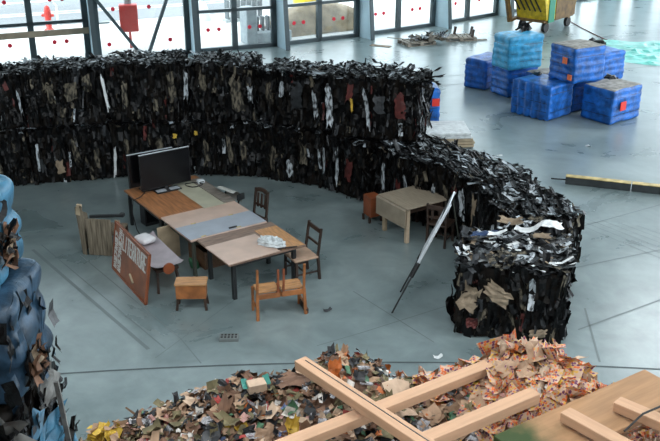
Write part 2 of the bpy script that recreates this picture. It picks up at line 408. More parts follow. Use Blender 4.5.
# long tarp covered mound
m = MB(); nu, nv = 26, 12; vs = []
for jv in range(nv + 1):
    for iu in range(nu + 1):
        u, v_ = iu / nu * 2 - 1, jv / nv * 2 - 1
        h = max(0, 1 - u * u * .9) ** .5 * max(0, 1 - v_ * v_) ** .5 * 1.15
        vs.append((u * 2.1, v_ * .75, max(-.01, h + .1 * noise.noise(V((u * 3, v_ * 3, 1))))))
m.add(vs, [(q * (nu + 1) + i, q * (nu + 1) + i + 1, (q + 1) * (nu + 1) + i + 1, (q + 1) * (nu + 1) + i) for q in range(nv) for i in range(nu)], 'sack', True)
o = m.build('covered_mound', label='long beige covered mound lying outside behind the glass', cat='mound'); o.location = (-.5, 36.8, -.03); o.rotation_euler = (0, 0, .5)
t = outdoor('yellow round drum with a black rim standing outside', 'drum', 'yellow_drum', (-1.1, 39.6), 0)
MB().tube([(0, 0, .0), (0, 0, .1), (0, 0, .9), (0, 0, 1.0)], [.42, .5, .5, .45], 'yellow_paint', 16).build('drum_body', t); MB().tube([(0, 0, .02), (0, 0, .12)], .52, 'rubber', 16).build('rim', t)

# ------------------------------------------------------------------ bales of black scrap
def core(mb, w, d, h, m, amp=.06, n=9, seed=0, top=None, rib=None, round_=.06):
    """rounded box w x d x h standing on z=0, roughened"""
    rib = rib or (lambda p, nn: 0)
    faces = [((1, 0, 0), (0, 0, 1), (0, -1, 0), w, h, d), ((-1, 0, 0), (0, 0, 1), (0, 1, 0), w, h, d), ((0, -1, 0), (0, 0, 1), (-1, 0, 0), d, h, w), ((0, 1, 0), (0, 0, 1), (1, 0, 0), d, h, w),
             ((1, 0, 0), (0, 1, 0), (0, 0, 1), w, d, h), ((1, 0, 0), (0, -1, 0), (0, 0, -1), w, d, h)]
    half = V((w / 2, d / 2, h / 2))
    for ux, uy, nn, a, b, c in faces:
        ux, uy, nn = V(ux), V(uy), V(nn); vs = []
        for jj in range(n + 1):
            for ii in range(n + 1):
                p = ux * (ii / n - .5) * a + uy * (jj / n - .5) * b + nn * c / 2
                q = V([max(-half[k] + round_, min(half[k] - round_, p[k])) for k in range(3)]); dd = p - q
                if dd.length > 0: p = q + dd.normalized() * round_
                nz = V((noise.noise(p * 2.3 + V((seed, 0, 0))), noise.noise(p * 2.3 + V((0, seed, 9))), noise.noise(p * 2.3 + V((5, 0, seed)))))
                p = p + nz * amp + (p.normalized() * rib(p, nn) if rib else V())
                p.z = max(p.z, -half.z)
                vs.append(p + V((0, 0, h / 2)))
        fs = [(q * (n + 1) + i, q * (n + 1) + i + 1, (q + 1) * (n + 1) + i + 1, (q + 1) * (n + 1) + i) for q in range(n) for i in range(n)]
        mb.add(vs, fs, top if (top and nn.z > .5) else m, True)
    return mb

FRONT = [('black', 66), ('black_brown', 26), ('dark_grey', 3), ('olive_tan', 3), ('pale', .5), ('maroon', 1)]
TOP = [('black', 66), ('dark_grey', 20), ('black_brown', 10), ('sky_glint', 9), ('pale', 4), ('olive_tan', 2)]  # grey, silver and pale shares paint sky highlights into the top sheets
def pick(pal, rnd): return rnd.choices([p[0] for p in pal], [p[1] for p in pal])[0]
def scrap_bale(label, cx, cy, rz, w, d, h, z0, seed, pale=(), big=1., front=FRONT, top=TOP, ntop=330, up=0.15, lay=None, wildness=.10, bulge=.05, group='bales of black scrap'):
    """pressed bale: rough core, stuff of torn sheets, and the pale sheets one can point at"""
    rnd = random.Random(seed)
    t = thing('scrap_bale', label, 'bale', (cx, cy, z0), rz, group)
    core(MB(), w - .1, d - .1, h - .06, 'black_brown', bulge, 9, seed).build('pressed_core', t)
    s = MB()
    for nrm, L, cnt, dep in (((0, -1, 0), w, 380, d), ((-1, 0, 0), d, 170, w), ((1, 0, 0), d, 210, w), ((0, 1, 0), w, 70, d)):
        nrm = V(nrm); tx = V((0, 0, 1)).cross(nrm)
        for _ in range(cnt):
            ww, hh = rnd.uniform(.025, .11) * big, rnd.uniform(.10, .42) * big; wild = rnd.random() < wildness
            a, zz = rnd.uniform(-L / 2, L / 2) * .96, rnd.uniform(hh * .42, h - hh * .35)
            yaw, rl, pt = rnd.gauss(0, .7 if wild else .3), rnd.gauss(0, .25 if wild else .09), rnd.gauss(0, .2 if wild else .06)
            rm = Matrix.Rotation(yaw, 3, 'Z') @ Matrix.Rotation(rl, 3, nrm) @ Matrix.Rotation(pt, 3, tx)
            s.sheet(tx * a + nrm * (dep / 2 + rnd.uniform(-.06, .03 if wild else .0)) + V((0, 0, zz)), rm @ tx, rm @ V((0, 0, 1)), ww, hh, pick(front, rnd), .22, rnd=rnd)
    for _ in range(ntop):
        ww, hh = rnd.uniform(.025, .10) * big, rnd.uniform(.08, .34) * big
        if lay is not None: hh *= 1.5
        az = rnd.uniform(0, 2 * PI) if lay is None else rnd.gauss(lay, .35); tl = rnd.gauss(0, up)
        rm = Matrix.Rotation(az, 3, 'Z') @ Matrix.Rotation(tl, 3, 'X') @ Matrix.Rotation(rnd.gauss(0, up), 3, 'Y')
        s.sheet((rnd.uniform(-.5, .5) * w, rnd.uniform(-.5, .5) * d, h + rnd.uniform(-.05, .01 + up * .1)), rm @ V((1, 0, 0)), rm @ V((0, 1, 0)), ww, hh, pick(top, rnd), .25, rnd=rnd)
    s.build('torn_sheets', t, kind='stuff')
    for fx, fz, ww, hh, m in pale:          # on the front face: fx across, fz up
        q = MB(); q.sheet((fx * w / 2, -d / 2 - .06, fz * h), (1, rnd.uniform(-.3, .3), 0), (rnd.uniform(-.15, .15), 0, 1), ww, hh * .85, m, .09, 4, 8, .13, rnd=rnd)
        q.build('loose_sheet', t)
    return t

INNER = [(-9.9, 17.7), (-8.25, 18.35), (-6.62, 18.85), (-4.9, 19.25), (-3.15, 19.48), (-1.65, 19.32), (-.1, 18.62)]
H1 = 1.3
names_u = ['just inside the left edge of the upper row', 'second from the left in the upper row, right of a white gap', 'upper row behind the television, between two white torn strips',
           'fourth along in the upper row, white strip at its left end', 'fifth along in the upper row, pale folded sheet on its face', 'end of the upper row, with a yellow scrap on its face']
names_l = ['lower row at the left edge, orange scrap on it', 'second from the left in the lower row, tan flap near the floor', 'lower row directly behind the television',
           'fourth along in the lower row, right of the television', 'fifth along in the lower row, behind the slatted chair', 'lower row, just left behind the drop leaf table']
def seg(i): a, b = V((*INNER[i], 0)), V((*INNER[i + 1], 0)); return a, b
pal_u = [[(-.2, .5, .14, .5, 'olive_tan'), (.95, .5, .05, .6, 'pale'), (-.7, .3, .08, .4, 'orange_scrap')],
         [(.97, .55, .06, .85, 'white_sheet'), (.15, .62, .26, .42, 'olive_tan'), (-.35, .6, .16, .5, 'olive_tan'), (.55, .75, .16, .4, 'olive_tan'), (-.1, .25, .14, .3, 'olive_tan')],
         [(.98, .6, .09, .8, 'pale'), (.62, .6, .15, .7, 'olive_tan'), (-.55, .5, .13, .6, 'olive_tan'), (.2, .3, .1, .3, 'olive_tan')],
         [(-.55, .7, .15, .5, 'olive_tan'), (.45, .5, .24, .85, 'olive_tan'), (.85, .5, .1, .4, 'pale')],
         [(.2, .6, .3, .7, 'dark_grey'), (.75, .5, .1, .7, 'pale'), (-.6, .6, .13, .5, 'olive_tan'), (-.2, .7, .1, .4, 'pale')]]
pal_l = [[(.2, .4, .14, .5, 'olive_tan'), (-.3, .55, .2, .25, 'orange_scrap')], [(-.3, .3, .16, .4, 'tan'), (-.8, .5, .06, .7, 'pale'), (.1, .6, .12, .6, 'olive_tan'), (.6, .4, .12, .5, 'olive_tan')],
         [(-.93, .3, .06, .8, 'white_sheet'), (-.6, .5, .12, .6, 'olive_tan'), (.2, .6, .16, .4, 'olive_tan'), (.6, .75, .09, .12, 'yellow_scrap')],
         [(-.5, .5, .14, .5, 'olive_tan'), (.2, .5, .1, .8, 'olive_tan'), (.6, .5, .12, .6, 'olive_tan'), (-.8, .8, .08, .12, 'yellow_scrap')],
         [(-.5, .4, .12, .6, 'olive_tan'), (0, .3, .14, .5, 'pale'), (.4, .6, .18, .5, 'olive_tan'), (.85, .5, .07, .5, 'pale')]]
for i in range(6):
    a, b = seg(i); d = b - a; L = d.length; rz = math.atan2(d.y, d.x); c = (a + b) / 2 + V((-d.y, d.x, 0)).normalized() * .56
    if i > 0: pu, pl, lu, ll = pal_u[i - 1], pal_l[i - 1], names_u[i - 1], names_l[i - 1]
    else: pu = pl = (); lu, ll = 'beyond the left edge of the picture, upper row', 'beyond the left edge of the picture, lower row'
    if i == 0: continue
    scrap_bale('black scrap bale ' + ll, c.x, c.y, rz, L + .02, 1.12, H1, 0, 100 + i, pl)
    sh = V((-d.y, d.x, 0)).normalized() * .06
    scrap_bale('black scrap bale ' + lu, c.x + sh.x, c.y + sh.y, rz + .015 * (-1) ** i, L - .02, 1.16, H1 + [0, -.10, -.03, .04, .0, -.10][i], H1, 200 + i, pu)
# end of the upper row and the one level arm that curls toward the viewer
ub = scrap_bale('black scrap bale ' + names_u[5], 1.08, 18.72, -.30, 1.95, 1.3, H1 + .02, H1, 301, [(-.95, .5, .13, .95, 'pale'), (-.1, .5, .09, 1.0, 'pale'), (-.45, .55, .05, .3, 'yellow_scrap'), (.15, .6, .22, .4, 'dark_grey'), (-.5, .75, .14, .45, 'maroon'), (.6, .6, .2, .6, 'maroon')])
for k in range(9):
    q = MB(); q.sheet((1.02 + R.uniform(-.1, .12), -.55 + k * .12, 1.24 + R.uniform(-.03, .06)), (1, R.uniform(-.5, .3), R.uniform(-.1, .25)), (.2, 1, R.uniform(-.2, .2)), R.uniform(.3, .5), R.uniform(.1, .22), R.choice(['black', 'black', 'black_brown']), .2, 5, 4, .12); q.build('overhanging_sheet', ub)
scrap_bale('black scrap bale ' + names_l[5], .62, 18.72, -.80, 1.35, 1.2, H1, 0, 302, [(-.6, .5, .1, .7, 'pale'), (.0, .5, .08, .9, 'pale'), (.5, .5, .2, .5, 'maroon')])
scrap_bale('black scrap bale of the low arm behind the drop leaf table', 1.95, 17.55, -.94, 1.6, 1.3, H1, 0, 303, [(-.6, .5, .1, .7, 'pale'), (.3, .5, .1, .7, 'pale'), (0, .4, .2, .5, 'maroon'), (.7, .6, .1, .5, 'olive_tan')], up=.13, lay=1.57)
scrap_bale('black scrap bale of the low arm behind the easel, tan flap on its top edge', 2.95, 16.35, -.90, 1.55, 1.3, H1, 0, 304, [(-.3, .5, .14, .7, 'olive_tan'), (.2, .6, .12, .7, 'pale'), (.6, .5, .16, .8, 'tan'), (-.8, .5, .08, .6, 'pale')], up=.13, lay=1.57)
scrap_bale('black scrap bale of the low arm directly behind the free end bale', 3.5, 14.70, -1.25, 1.6, 1.25, H1 - .02, 0, 305, [(0, .5, .1, .6, 'pale')], up=.13, lay=1.57, ntop=380)
eb = scrap_bale('free end black scrap bale nearest the viewer, with tan and red flaps', 2.88, 12.72, -.22, 1.62, 1.35, 1.25, 0, 306, (), 1.25,
                [('black', 62), ('black_brown', 25), ('dark_grey', 8), ('olive_tan', 3), ('pale', 1.5), ('maroon', 1)], [('black', 40), ('dark_grey', 28), ('pale', 12), ('olive_tan', 8), ('white_sheet', 5), ('tan', 4)], 260, .14, wildness=.3, bulge=.12)
for (x, y, z, ux, uy, w, h, m) in [(-.62, -.74, .72, (1, -.2, -.5), (.3, 0, 1), .34, .5, 'tan'), (-.2, -.78, .82, (1, 0, -.7), (.6, 0, 1), .5, .28, 'tan'), (-.83, -.5, .45, (.3, 1, 0), (0, .1, 1), .2, .4, 'maroon'),
        (-.88, -.3, .3, (.2, 1, .2), (-.3, 0, 1), .34, .6, 'black'), (.1, -.3, 1.28, (1, .1, -.05), (0, 1, .1), .9, .2, 'pale'), (-.4, -.5, 1.26, (1, .1, .1), (0, 1, .2), .7, .18, 'white_sheet'), (.45, -.74, .2, (1, 0, .2), (0, 0, 1), .3, .16, 'tan'), (-.55, -.75, .3, (1, 0, .1), (0, 0, 1), .2, .2, 'maroon'),
        (.2, .5, 1.36, (1, .3, .2), (0, 1, .1), .5, .2, 'white_sheet'), (-.1, .62, 1.42, (1, -.2, .1), (0, 1, .3), .45, .2, 'tan'), (.55, .66, 1.42, (1, .3, -.2), (0, 1, .2), .42, .24, 'white_sheet'), (-.5, .36, 1.33, (1, .35, .05), (0, 1, .1), .5, .18, 'navy_scrap'),
        (-.3, .3, 1.36, (1, .4, .1), (0, 1, .1), .34, .14, 'white_sheet'), (.1, .66, 1.46, (1, .1, .3), (0, 1, -.2), .3, .22, 'pale'), (.4, .4, 1.36, (1, -.3, .2), (0, 1, .3), .3, .14, 'tan'), (-.2, .5, 1.4, (1, .5, .3), (0, 1, -.2), .26, .18, 'pale'), (.3, .75, 1.46, (1, -.4, .2), (0, 1, .3), .3, .16, 'olive_tan')]:
    q = MB(); q.sheet((x, y, z), ux, uy, w * .85, h * .85, m, .2, 7, 7, .10); q.build('loose_flap', eb)

# ------------------------------------------------------------------ blue wrapped bales by the glass
def wrap_bale(name_label, cx, cy, rz, w, d, h, z0, m, top=None, ribx=False, stick=(), seed=0, flap=False):
    cx -= .085 * (cy - 23.2) / 2; t = thing('wrapped_bale', name_label, 'bale', (cx, cy, z0), rz, 'blue wrapped bales by the glass'); w *= 1.06; d *= 1.06
    def rib(p, nn):
        if abs(nn.z) > .5: return 0
        if ribx and abs(nn.x) > .5: return .07 * abs(math.sin(p.y / d * PI * 5.5)) - .04
        return .022 * abs(math.sin((p.z / h + .5) * PI * 5)) - .01
    core(MB(), w - .06, d - .06, h, m, .025, 24, seed, top, rib, .07).build('plastic_wrap', t)
    st = MB()
    for k in range(1, 4):
        z = h * k / 4; x, y, e = w / 2 - .025, d / 2 - .025, .09
        st.tube([(-x + e, -y, z), (x - e, -y, z), (x, -y + e, z), (x, y - e, z), (x - e, y, z), (-x + e, y, z), (-x, y - e, z), (-x, -y + e, z), (-x + e, -y, z)], .007, 'rubber', 5)
    st.build('strapping', t)
    for face, u, v_, sz, mm in stick:
        q = MB()
        if face == 'y': q.box((u * w / 2, -d / 2 - .022, v_ * h), (sz, .02, sz), mm)
        else: q.box((-w / 2 - .022, u * d / 2, v_ * h), (.02, sz, sz), mm)
        q.build('label_sticker', t)
    if flap:
        q = MB(); q.sheet((w * .3, d * .3, h + .06), (1, .4, .3), (-.3, 1, .4), .4, .3, 'black', .5, 5, 5, .3); q.build('loose_flap', t)
    return t
D = math.radians
WX = [
    ('dark blue wrapped bale at the far left of the blue group', 5.06, 27.73, D(47), 1.2, .8, .93, 0, 'blue_wrap_deep', None, False, (), 1, False),
    ('blue wrapped bale under the light blue one', 5.75, 26.85, D(30), 1.15, .85, .93, 0, 'blue_wrap', None, False, (), 2, False),
    ('light blue wrapped bale on top, without stickers', 5.66, 26.36, D(26), 1.2, .85, .98, .93, 'light_blue_wrap', None, False, (), 3, True),
    ('blue wrapped bale with a dusty grey top in the middle of the group', 6.38, 25.95, D(30), .95, .6, .9, 0, 'blue_wrap_deep', 'dusty_top', False, (), 4, False),
    ('blue wrapped bale in front with upright ribs on its left face', 6.0, 24.57, D(42), 1.1, 1.25, .98, 0, 'blue_wrap', None, True, (), 5, True),
    ('dark blue wrapped bale under the one with two orange stickers', 7.1, 25.28, D(30), 1.05, .95, .93, 0, 'blue_wrap_deep', 'dusty_top', False, (), 6, False),
    ('blue wrapped bale on top with two orange stickers', 6.93, 24.74, D(29), 1.12, 1.0, 1.0, .95, 'blue_wrap', 'dusty_top', False, [('x', -.3, .62, .17, 'orange_sticker'), ('x', -.75, .2, .15, 'orange_sticker')], 7, False),
    ('blue wrapped bale in front on the right with a red sticker and dusty top', 7.82, 24.2, D(38), 1.3, 1.0, .96, 0, 'blue_wrap', 'dusty_top', False, [('y', -.35, .5, .24, 'red_sticker')], 8, True),
    ('blue wrapped bale half hidden at the back right of the group', 8.9, 28.6, D(33), 1.2, 1.0, .95, 0, 'blue_wrap', None, False, (), 9, False),
    ('blue wrapped bale alone behind the end of the black wall', 2.32, 23.7, D(8), 1.15, 1.0, 1.05, 0, 'blue_wrap', None, False, [('y', .72, .66, .2, 'red_sticker')], 10, False)]
for a in WX: wrap_bale(*a)

# stack of white boards
t = thing('board_stack', 'stack of white boards on the floor behind the low black arm', 'boards', (2.95, 22.0, 0), D(3))
for k in range(5):
    MB().box((R.uniform(-.03, .03), R.uniform(-.03, .03), .05 + k * .075), (1.25 - .02 * k, 1.1, .065), 'beige_wood' if k < 3 else 'white_sheet', R.uniform(-.03, .03), .008).build('board', t)

# ------------------------------------------------------------------ left stack of light blue bags
def bag_bale(label, z0, h, m, seed, w=1.5, d=1.45, dx=0, dy=0, rz=0., extra=None):
    t = thing('plastic_bale', label, 'bale', (-3.5 + dx, 7.95 + dy, z0), rz, 'plastic bales stacked at the left')
    def rib(p, nn):
        return .085 * (abs(math.sin((p.z / h + .5) * PI * 3)) ** .5) * (abs(math.sin((p.y / d + .5) * PI * 3)) ** .4 if abs(nn.x) > .5 else abs(math.sin((p.x / w + .5) * PI * 4)) ** .4) - .05
    core(MB(), w - .05, d - .05, h, m, .07, 22, seed, None, rib, .14).build('plastic_wrap', t)
    return t
t = bag_bale('light blue quilted plastic bale topmost of the left stack, brown paper in a hole', 3.06, 1.0, 'stack_blue', 11, 1.5, 1.2, -.42, .02)
def ragged(t, name, items, rnd):
    for c, ux, uy, w, h, m, b in items:
        q = MB(); q.sheet(c, ux, uy, w, h, m, b, 6, 6, .22, rnd=rnd); q.build(name, t)
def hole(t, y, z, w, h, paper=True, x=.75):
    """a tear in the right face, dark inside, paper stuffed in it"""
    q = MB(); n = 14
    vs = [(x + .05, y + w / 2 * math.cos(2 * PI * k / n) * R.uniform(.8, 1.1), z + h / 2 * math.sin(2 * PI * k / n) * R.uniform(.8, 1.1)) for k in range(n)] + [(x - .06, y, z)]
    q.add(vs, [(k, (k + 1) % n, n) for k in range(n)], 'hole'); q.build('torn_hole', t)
    if paper:
        s = MB()
        for k in range(22): s.sheet((x + .05 + R.uniform(-.02, .03), y + R.uniform(-.35, .35) * w, z + R.uniform(-.4, .4) * h), (R.uniform(-.6, .6), 1, R.uniform(-.6, .6)), (R.uniform(-.5, .5), R.uniform(-.6, .6), 1), .09, .16, R.choice(['p_brown', 'p_brown', 'black', 'tan', 'black_brown']), .5)
        s.build('stuffed_paper', t, kind='stuff')
hole(t, -.05, .80, .34, .22, False); hole(t, .0, .42, .4, .42)
t2 = bag_bale('dark navy plastic bale second from the top of the left stack', 2.0, 1.12, 'stack_navy', 12, 1.5, 1.25, -.24, 0, .05)
ragged(t2, 'hanging_strip', [((.76, -.3, .25), (.2, 1, 0), (0, .1, 1), .1, .7, 'black', .2), ((.78, .1, .2), (.2, 1, 0), (.1, .1, 1), .1, .8, 'stack_navy', .2), ((.1, -.82, .3), (1, 0, .2), (0, .1, 1), .3, .3, 'grey_cloth', .3)], R)
hole(t2, -.35, .35, .4, .4)
t3 = bag_bale('grey and blue rag bale third from the top of the left stack', .98, 1.02, 'black_brown', 13, 1.4, 1.25, -.24, .0, -.03)
ragged(t3, 'hanging_rag', [((.5, -.70, .72), (1, 0, .1), (0, .1, 1), .55, .6, 'grey_cloth', .25), ((.42, -.74, .36), (1, 0, .25), (0, .3, 1), .9, .32, 'stack_blue', .25), ((.75, -.35, .45), (0, 1, .5), (0, .3, 1), .5, .34, 'stack_blue', .3), ((.5, -.70, .10), (1, 0, .1), (0, .1, 1), .7, .4, 'black', .3)], R)
t4 = bag_bale('black plastic bale lowest of the left stack, light blue sheet showing', -.0, .98, 'black_brown', 14, 1.5, 1.3, -.16, 0, .02)
ragged(t4, 'hanging_rag', [((.3, -.74, .7), (1, 0, .3), (0, .3, 1), .8, .4, 'stack_blue', .3), ((.62, -.74, .5), (1, 0, -.2), (0, .2, 1), .4, .3, 'stack_blue', .3), ((.2, -.74, .3), (1, 0, .1), (0, .2, 1), .6, .5, 'olive_tan', .3)], R)
ragged(t3, 'hanging_rag', [((.80, -.1, .3), (.2, 1, .2), (0, .1, 1), .5, .4, 'stack_blue', .25), ((.80, .2, .75), (.2, 1, .2), (0, .1, 1), .45, .4, 'grey_cloth', .25)], R)
ragged(t4, 'hanging_rag', [((.84, -.1, .72), (.2, 1, .2), (0, .1, 1), .7, .4, 'stack_blue', .25), ((.86, -.2, .2), (.2, 1, .2), (0, .1, 1), .6, .3, 'stack_blue', .25)], R)
for tt, n in ((t2, 90), (t3, 220), (t4, 220)):
    s = MB()
    for k in range(n):
        side = R.random() < .6
        c = (R.uniform(-.75, .75), -.76 + R.uniform(-.06, .02), R.uniform(.05, 1.0)) if side else (.72 + R.uniform(-.06, .02), R.uniform(-.7, .7), R.uniform(.05, 1.0))
        ux = V((1, R.uniform(-.5, .5), R.uniform(-.4, .4))) if side else V((R.uniform(-.5, .5), 1, R.uniform(-.4, .4)))
        s.sheet(c, ux, (R.uniform(-.3, .3), R.uniform(-.3, .3), 1), R.uniform(.04, .14), R.uniform(.1, .3), R.choice(['black', 'black', 'black', 'black_brown', 'dark_grey', 'stack_navy']), .25)
    s.build('torn_sheets', tt, kind='stuff')
q = MB()
for k in range(14): q.sheet((-3.75 + R.uniform(-.35, .5), 7.75 + R.uniform(-.25, .4), 4.08 + R.uniform(0, .06)), (1, R.uniform(-.5, .5), R.uniform(-.3, .3)), (R.uniform(-.5, .5), 1, R.uniform(-.2, .2)), R.uniform(.12, .3), R.uniform(.06, .16), R.choice(['tan', 'p_card2', 'p_brown', 'black']), .4)
q.build('brown_wrapping_paper', label='crumpled brown paper lying on top of the light blue left stack', cat='paper')
q = MB(); q.bar((-2.80, 8.0, 1.0), (-2.86, 8.0, 1.9), .05, .03, 'grey_cloth'); q.bar((-2.80, 8.0, 1.0), (-2.5, 7.9, .35), .05, .03, 'pale'); q.build('bent_lath', label='pale bent lath hanging down the side of the left stack', cat='lath')

# ------------------------------------------------------------------ tables
TA = math.atan2(-.83, .56)                                          # long axis of the joined tables
def table(label, cx, cy, rz, L, W, h, topm, legm, leg_in=.08, lw=.06, apron=True, grp=None):
    t = thing('work_table', label, 'table', (cx, cy, 0), rz, grp)
    MB().box((0, 0, h - .018), (L, W, .036), topm, bev=.006).build('tabletop', t)
    for sx in (-1, 1):
        for sy in (-1, 1):
            MB().box((sx * (L / 2 - leg_in), sy * (W / 2 - leg_in), (h - .036) / 2), (lw, lw, h - .036), legm, bev=.006).build('leg', t)
    if apron:
        q = MB()
        for sy in (-1, 1): q.box((0, sy * (W / 2 - leg_in), h - .09), (L - 2 * leg_in, .03, .1), legm)
        for sx in (-1, 1): q.box((sx * (L / 2 - leg_in), 0, h - .09), (.03, W - 2 * leg_in, .1), legm)
        q.build('apron', t)
    return t
ua = V((.56, -.83, 0)); va = V((.83, .56, 0))
A0 = V((-2.56, 15.76, 0))
pA = lambda s, w: A0 + ua * s + va * w
c1 = pA(-.70, 0)
table('orange brown wooden table carrying the television', c1.x, c1.y, TA, 1.70, 1.56, .74, 'table_wood', 'dark_metal', grp='tables pushed together')
c2 = pA(.78, 0)
table('middle table under the pink and grey boards', c2.x, c2.y, TA, 1.26, 1.52, .74, 'pink_board', 'olive_metal', grp='tables pushed together')
cB = V((-1.36, 14.12, 0)); rB = math.atan2(-.84, .55)
uB = V((.55, -.84, 0)); vB = V((.84, .55, 0))
table('front brown table with black legs, plastic bag on it', cB.x, cB.y, rB, 1.22, 1.48, .735, 'table_brown', 'dark_metal', .16, .07, grp='tables pushed together')
def board(label, c, rz, L, W, th, m, z, name='loose_board', tilt=0):
    o = MB().box((0, 0, th / 2), (L, W, th), m, bev=.003).build(name, label=label, cat='board'); o.location = (c[0], c[1], z); o.rotation_euler = (tilt, 0, rz); return o
board('grey blue board lying across the middle table', pA(1.09, -.01), TA, .60, 1.52, .012, 'grey_board', .741)
board('cream board lying on the television table', pA(-.55, .33), TA, 1.52, .46, .008, 'cream_board', .741)
board('grey brown plank along the back edge of the television table', pA(-.56, .65), TA, 1.5, .24, .02, 'drift_board', .741)
lb = V((-1.48, 13.81, 0))
board('pale pink beige board lying on the front brown table', lb, rB + .02, .84, .98, .02, 'pink_board', .736)
o = board('reddish board strip on the right end of the front brown table', cB + uB * .1 + vB * .5, rB, .98, .44, .006, 'honey_wood', .736)
for k, (s, w) in enumerate([(.78, -.4), (.79, .35), (1.38, -.5), (1.37, .2)]):
    q = MB(); c = pA(s, w); q.box((0, 0, 0), (.03, .09, .006), 'barrier_yellow', TA)
    o = q.build('tape_tab', label=['small yellow tape tab at the front end of the pink and grey seam', 'small yellow tape tab at the back end of the pink and grey seam', 'small yellow tape tab at the front of the grey board edge', 'small yellow tape tab at the back of the grey board edge'][k], cat='tape', group='yellow tape tabs'); o.location = (c.x, c.y, .757)
# plastic bag
q = MB(); nu, nv = 22, 12; vs = []
for b in range(nv + 1):
    for a in range(nu):
        th = a / nu * 2 * PI; ph = b / nv * PI / 2
        r = math.cos(ph); n_ = noise.noise(V((math.cos(th) * 3, math.sin(th) * 3, ph * 3))) * .25 + noise.noise(V((math.cos(th) * 7, math.sin(th) * 7, ph * 7))) * .16
        vs.append((math.cos(th) * r * .27 * (1 + n_), math.sin(th) * r * .15 * (1 + n_), .003 + math.sin(ph) * .12 * (1 + n_ * 1.6) if b else .002))
q.add(vs, [(b * nu + a, b * nu + (a + 1) % nu, (b + 1) * nu + (a + 1) % nu, (b + 1) * nu + a) for b in range(nv) for a in range(nu)], 'clear_plastic')
o = q.build('plastic_bag', label='crumpled clear plastic bag on the front brown table', cat='bag'); o.location = (-1.0, 14.0, .757); o.rotation_euler = (0, 0, -.45)
q = MB().box((0, 0, .012), (.34, .03, .02), 'dark_wood'); o = q.build('wooden_stick', label='thin dark stick beside the plastic bag, over the table edge', cat='stick'); o.location = (-.72, 13.82, .757); o.rotation_euler = (0, 0, .3)
q = MB().box((0, 0, .012), (.16, .035, .022), 'dark_grey', bev=.004); o = q.build('hand_tool', label='small dark tool lying on the seam below the grey board', cat='tool'); c = pA(1.34, .1); o.location = (c.x, c.y, .754); o.rotation_euler = (0, 0, .6)

# televisions
def tv(label, cx, cy, rz, W, Hh, z, stand=True):
    t = thing('television', label, 'television', (cx, cy, z), rz)
    b = MB().box((0, .02, .08 + Hh / 2), (W, .045, Hh), 'bezel', bev=.008).build('cabinet', t)
    MB().box((0, -.004, .08 + Hh / 2), (W - .03, .006, Hh - .03), 'screen').build('screen', b)
    MB().box((0, .02, .08 + Hh + .002), (W, .04, .008), 'silver').build('top_trim', t)
    if stand:
        MB().box((0, .03, .05), (.08, .05, .1), 'bezel').build('stand_neck', t)
        s = MB(); s.box((0, -.02, .012), (.52, .24, .022), 'bezel', bev=.006).box((-.14, -.03, .025), (.2, .14, .005), 'silver').box((.14, -.03, .025), (.2, .14, .005), 'silver'); s.build('stand_base', t)
    return t
rt = math.atan2(.56, .83)
tv('black flat television on its stand at the end of the orange table', -3.22, 16.62, rt, 1.06, .72, .741)
tv('second dark screen standing behind the television on its left', -3.52, 16.72, rt - .02, .95, .68, .741)
q = MB(); q.tube([(-3.62, 16.42, .76), (-3.66, 16.2, .755), (-3.78, 16.06, .74), (-3.8, 16.0, .5), (-3.72, 15.9, .2), (-3.55, 15.7, .02), (-3.4, 15.5, .012)], .009, 'rubber', 6)
q.build('power_cable', label='thin black cable hanging from the television over the table edge', cat='cable')
q = MB(); pts = [(-2.72 + .17 * math.cos(a) * (1 + .15 * math.sin(3 * a)), 16.82 + .12 * math.sin(a), .775 + .006 * math.sin(5 * a)) for a in [k * .42 for k in range(32)]]
q.tube(pts, .009, 'rubber', 6); q.build('cable_coil', label='coiled dark cable behind the television at the table corner', cat='cable')
t = thing('media_box', 'small pale box beside the coiled cable behind the television', 'box', (-2.6, 16.97, .762), .5)
MB().box((0, 0, .03), (.14, .1, .06), 'white_paint', bev=.006).build('box_body', t); MB().box((0, -.052, .03), (.1, .004, .02), 'rubber').build('front_panel', t)
# things under the tables
t = thing('speaker_box', 'black upright box standing under the television end of the table', 'box', (-3.62, 16.68, 0), rt)
MB().box((0, 0, .30), (.3, .26, .6), 'bezel', bev=.01).build('box_body', t); MB().box((0, -.135, .32), (.24, .01, .48), 'screen').build('front_grille', t)
board('tan wooden panel leaning upright under the orange table edge', (-2.95, 15.02), rt, .42, .025, .66, 'beige_wood', .0, 'leaning_panel')
t = thing('wooden_crate', 'dark brown crate on the floor under the middle table', 'crate', (-2.2, 14.95, 0), TA)
for s in (-1, 1): MB().box((0, s * .26, .17), (.66, .02, .34), 'dark_lumber').build('side', t); MB().box((s * .32, 0, .17), (.02, .5, .34), 'dark_lumber').build('end', t)
MB().box((0, 0, .012), (.62, .5, .02), 'dark_lumber').build('bottom', t)
q = MB(); core(q, .2, .14, .18, 'green_plastic', .07, 8, 4, None, None, .06); o = q.build('green_bag', label='green plastic bag on the floor below the middle table', cat='bag'); o.location = (-2.45, 14.62, 0)

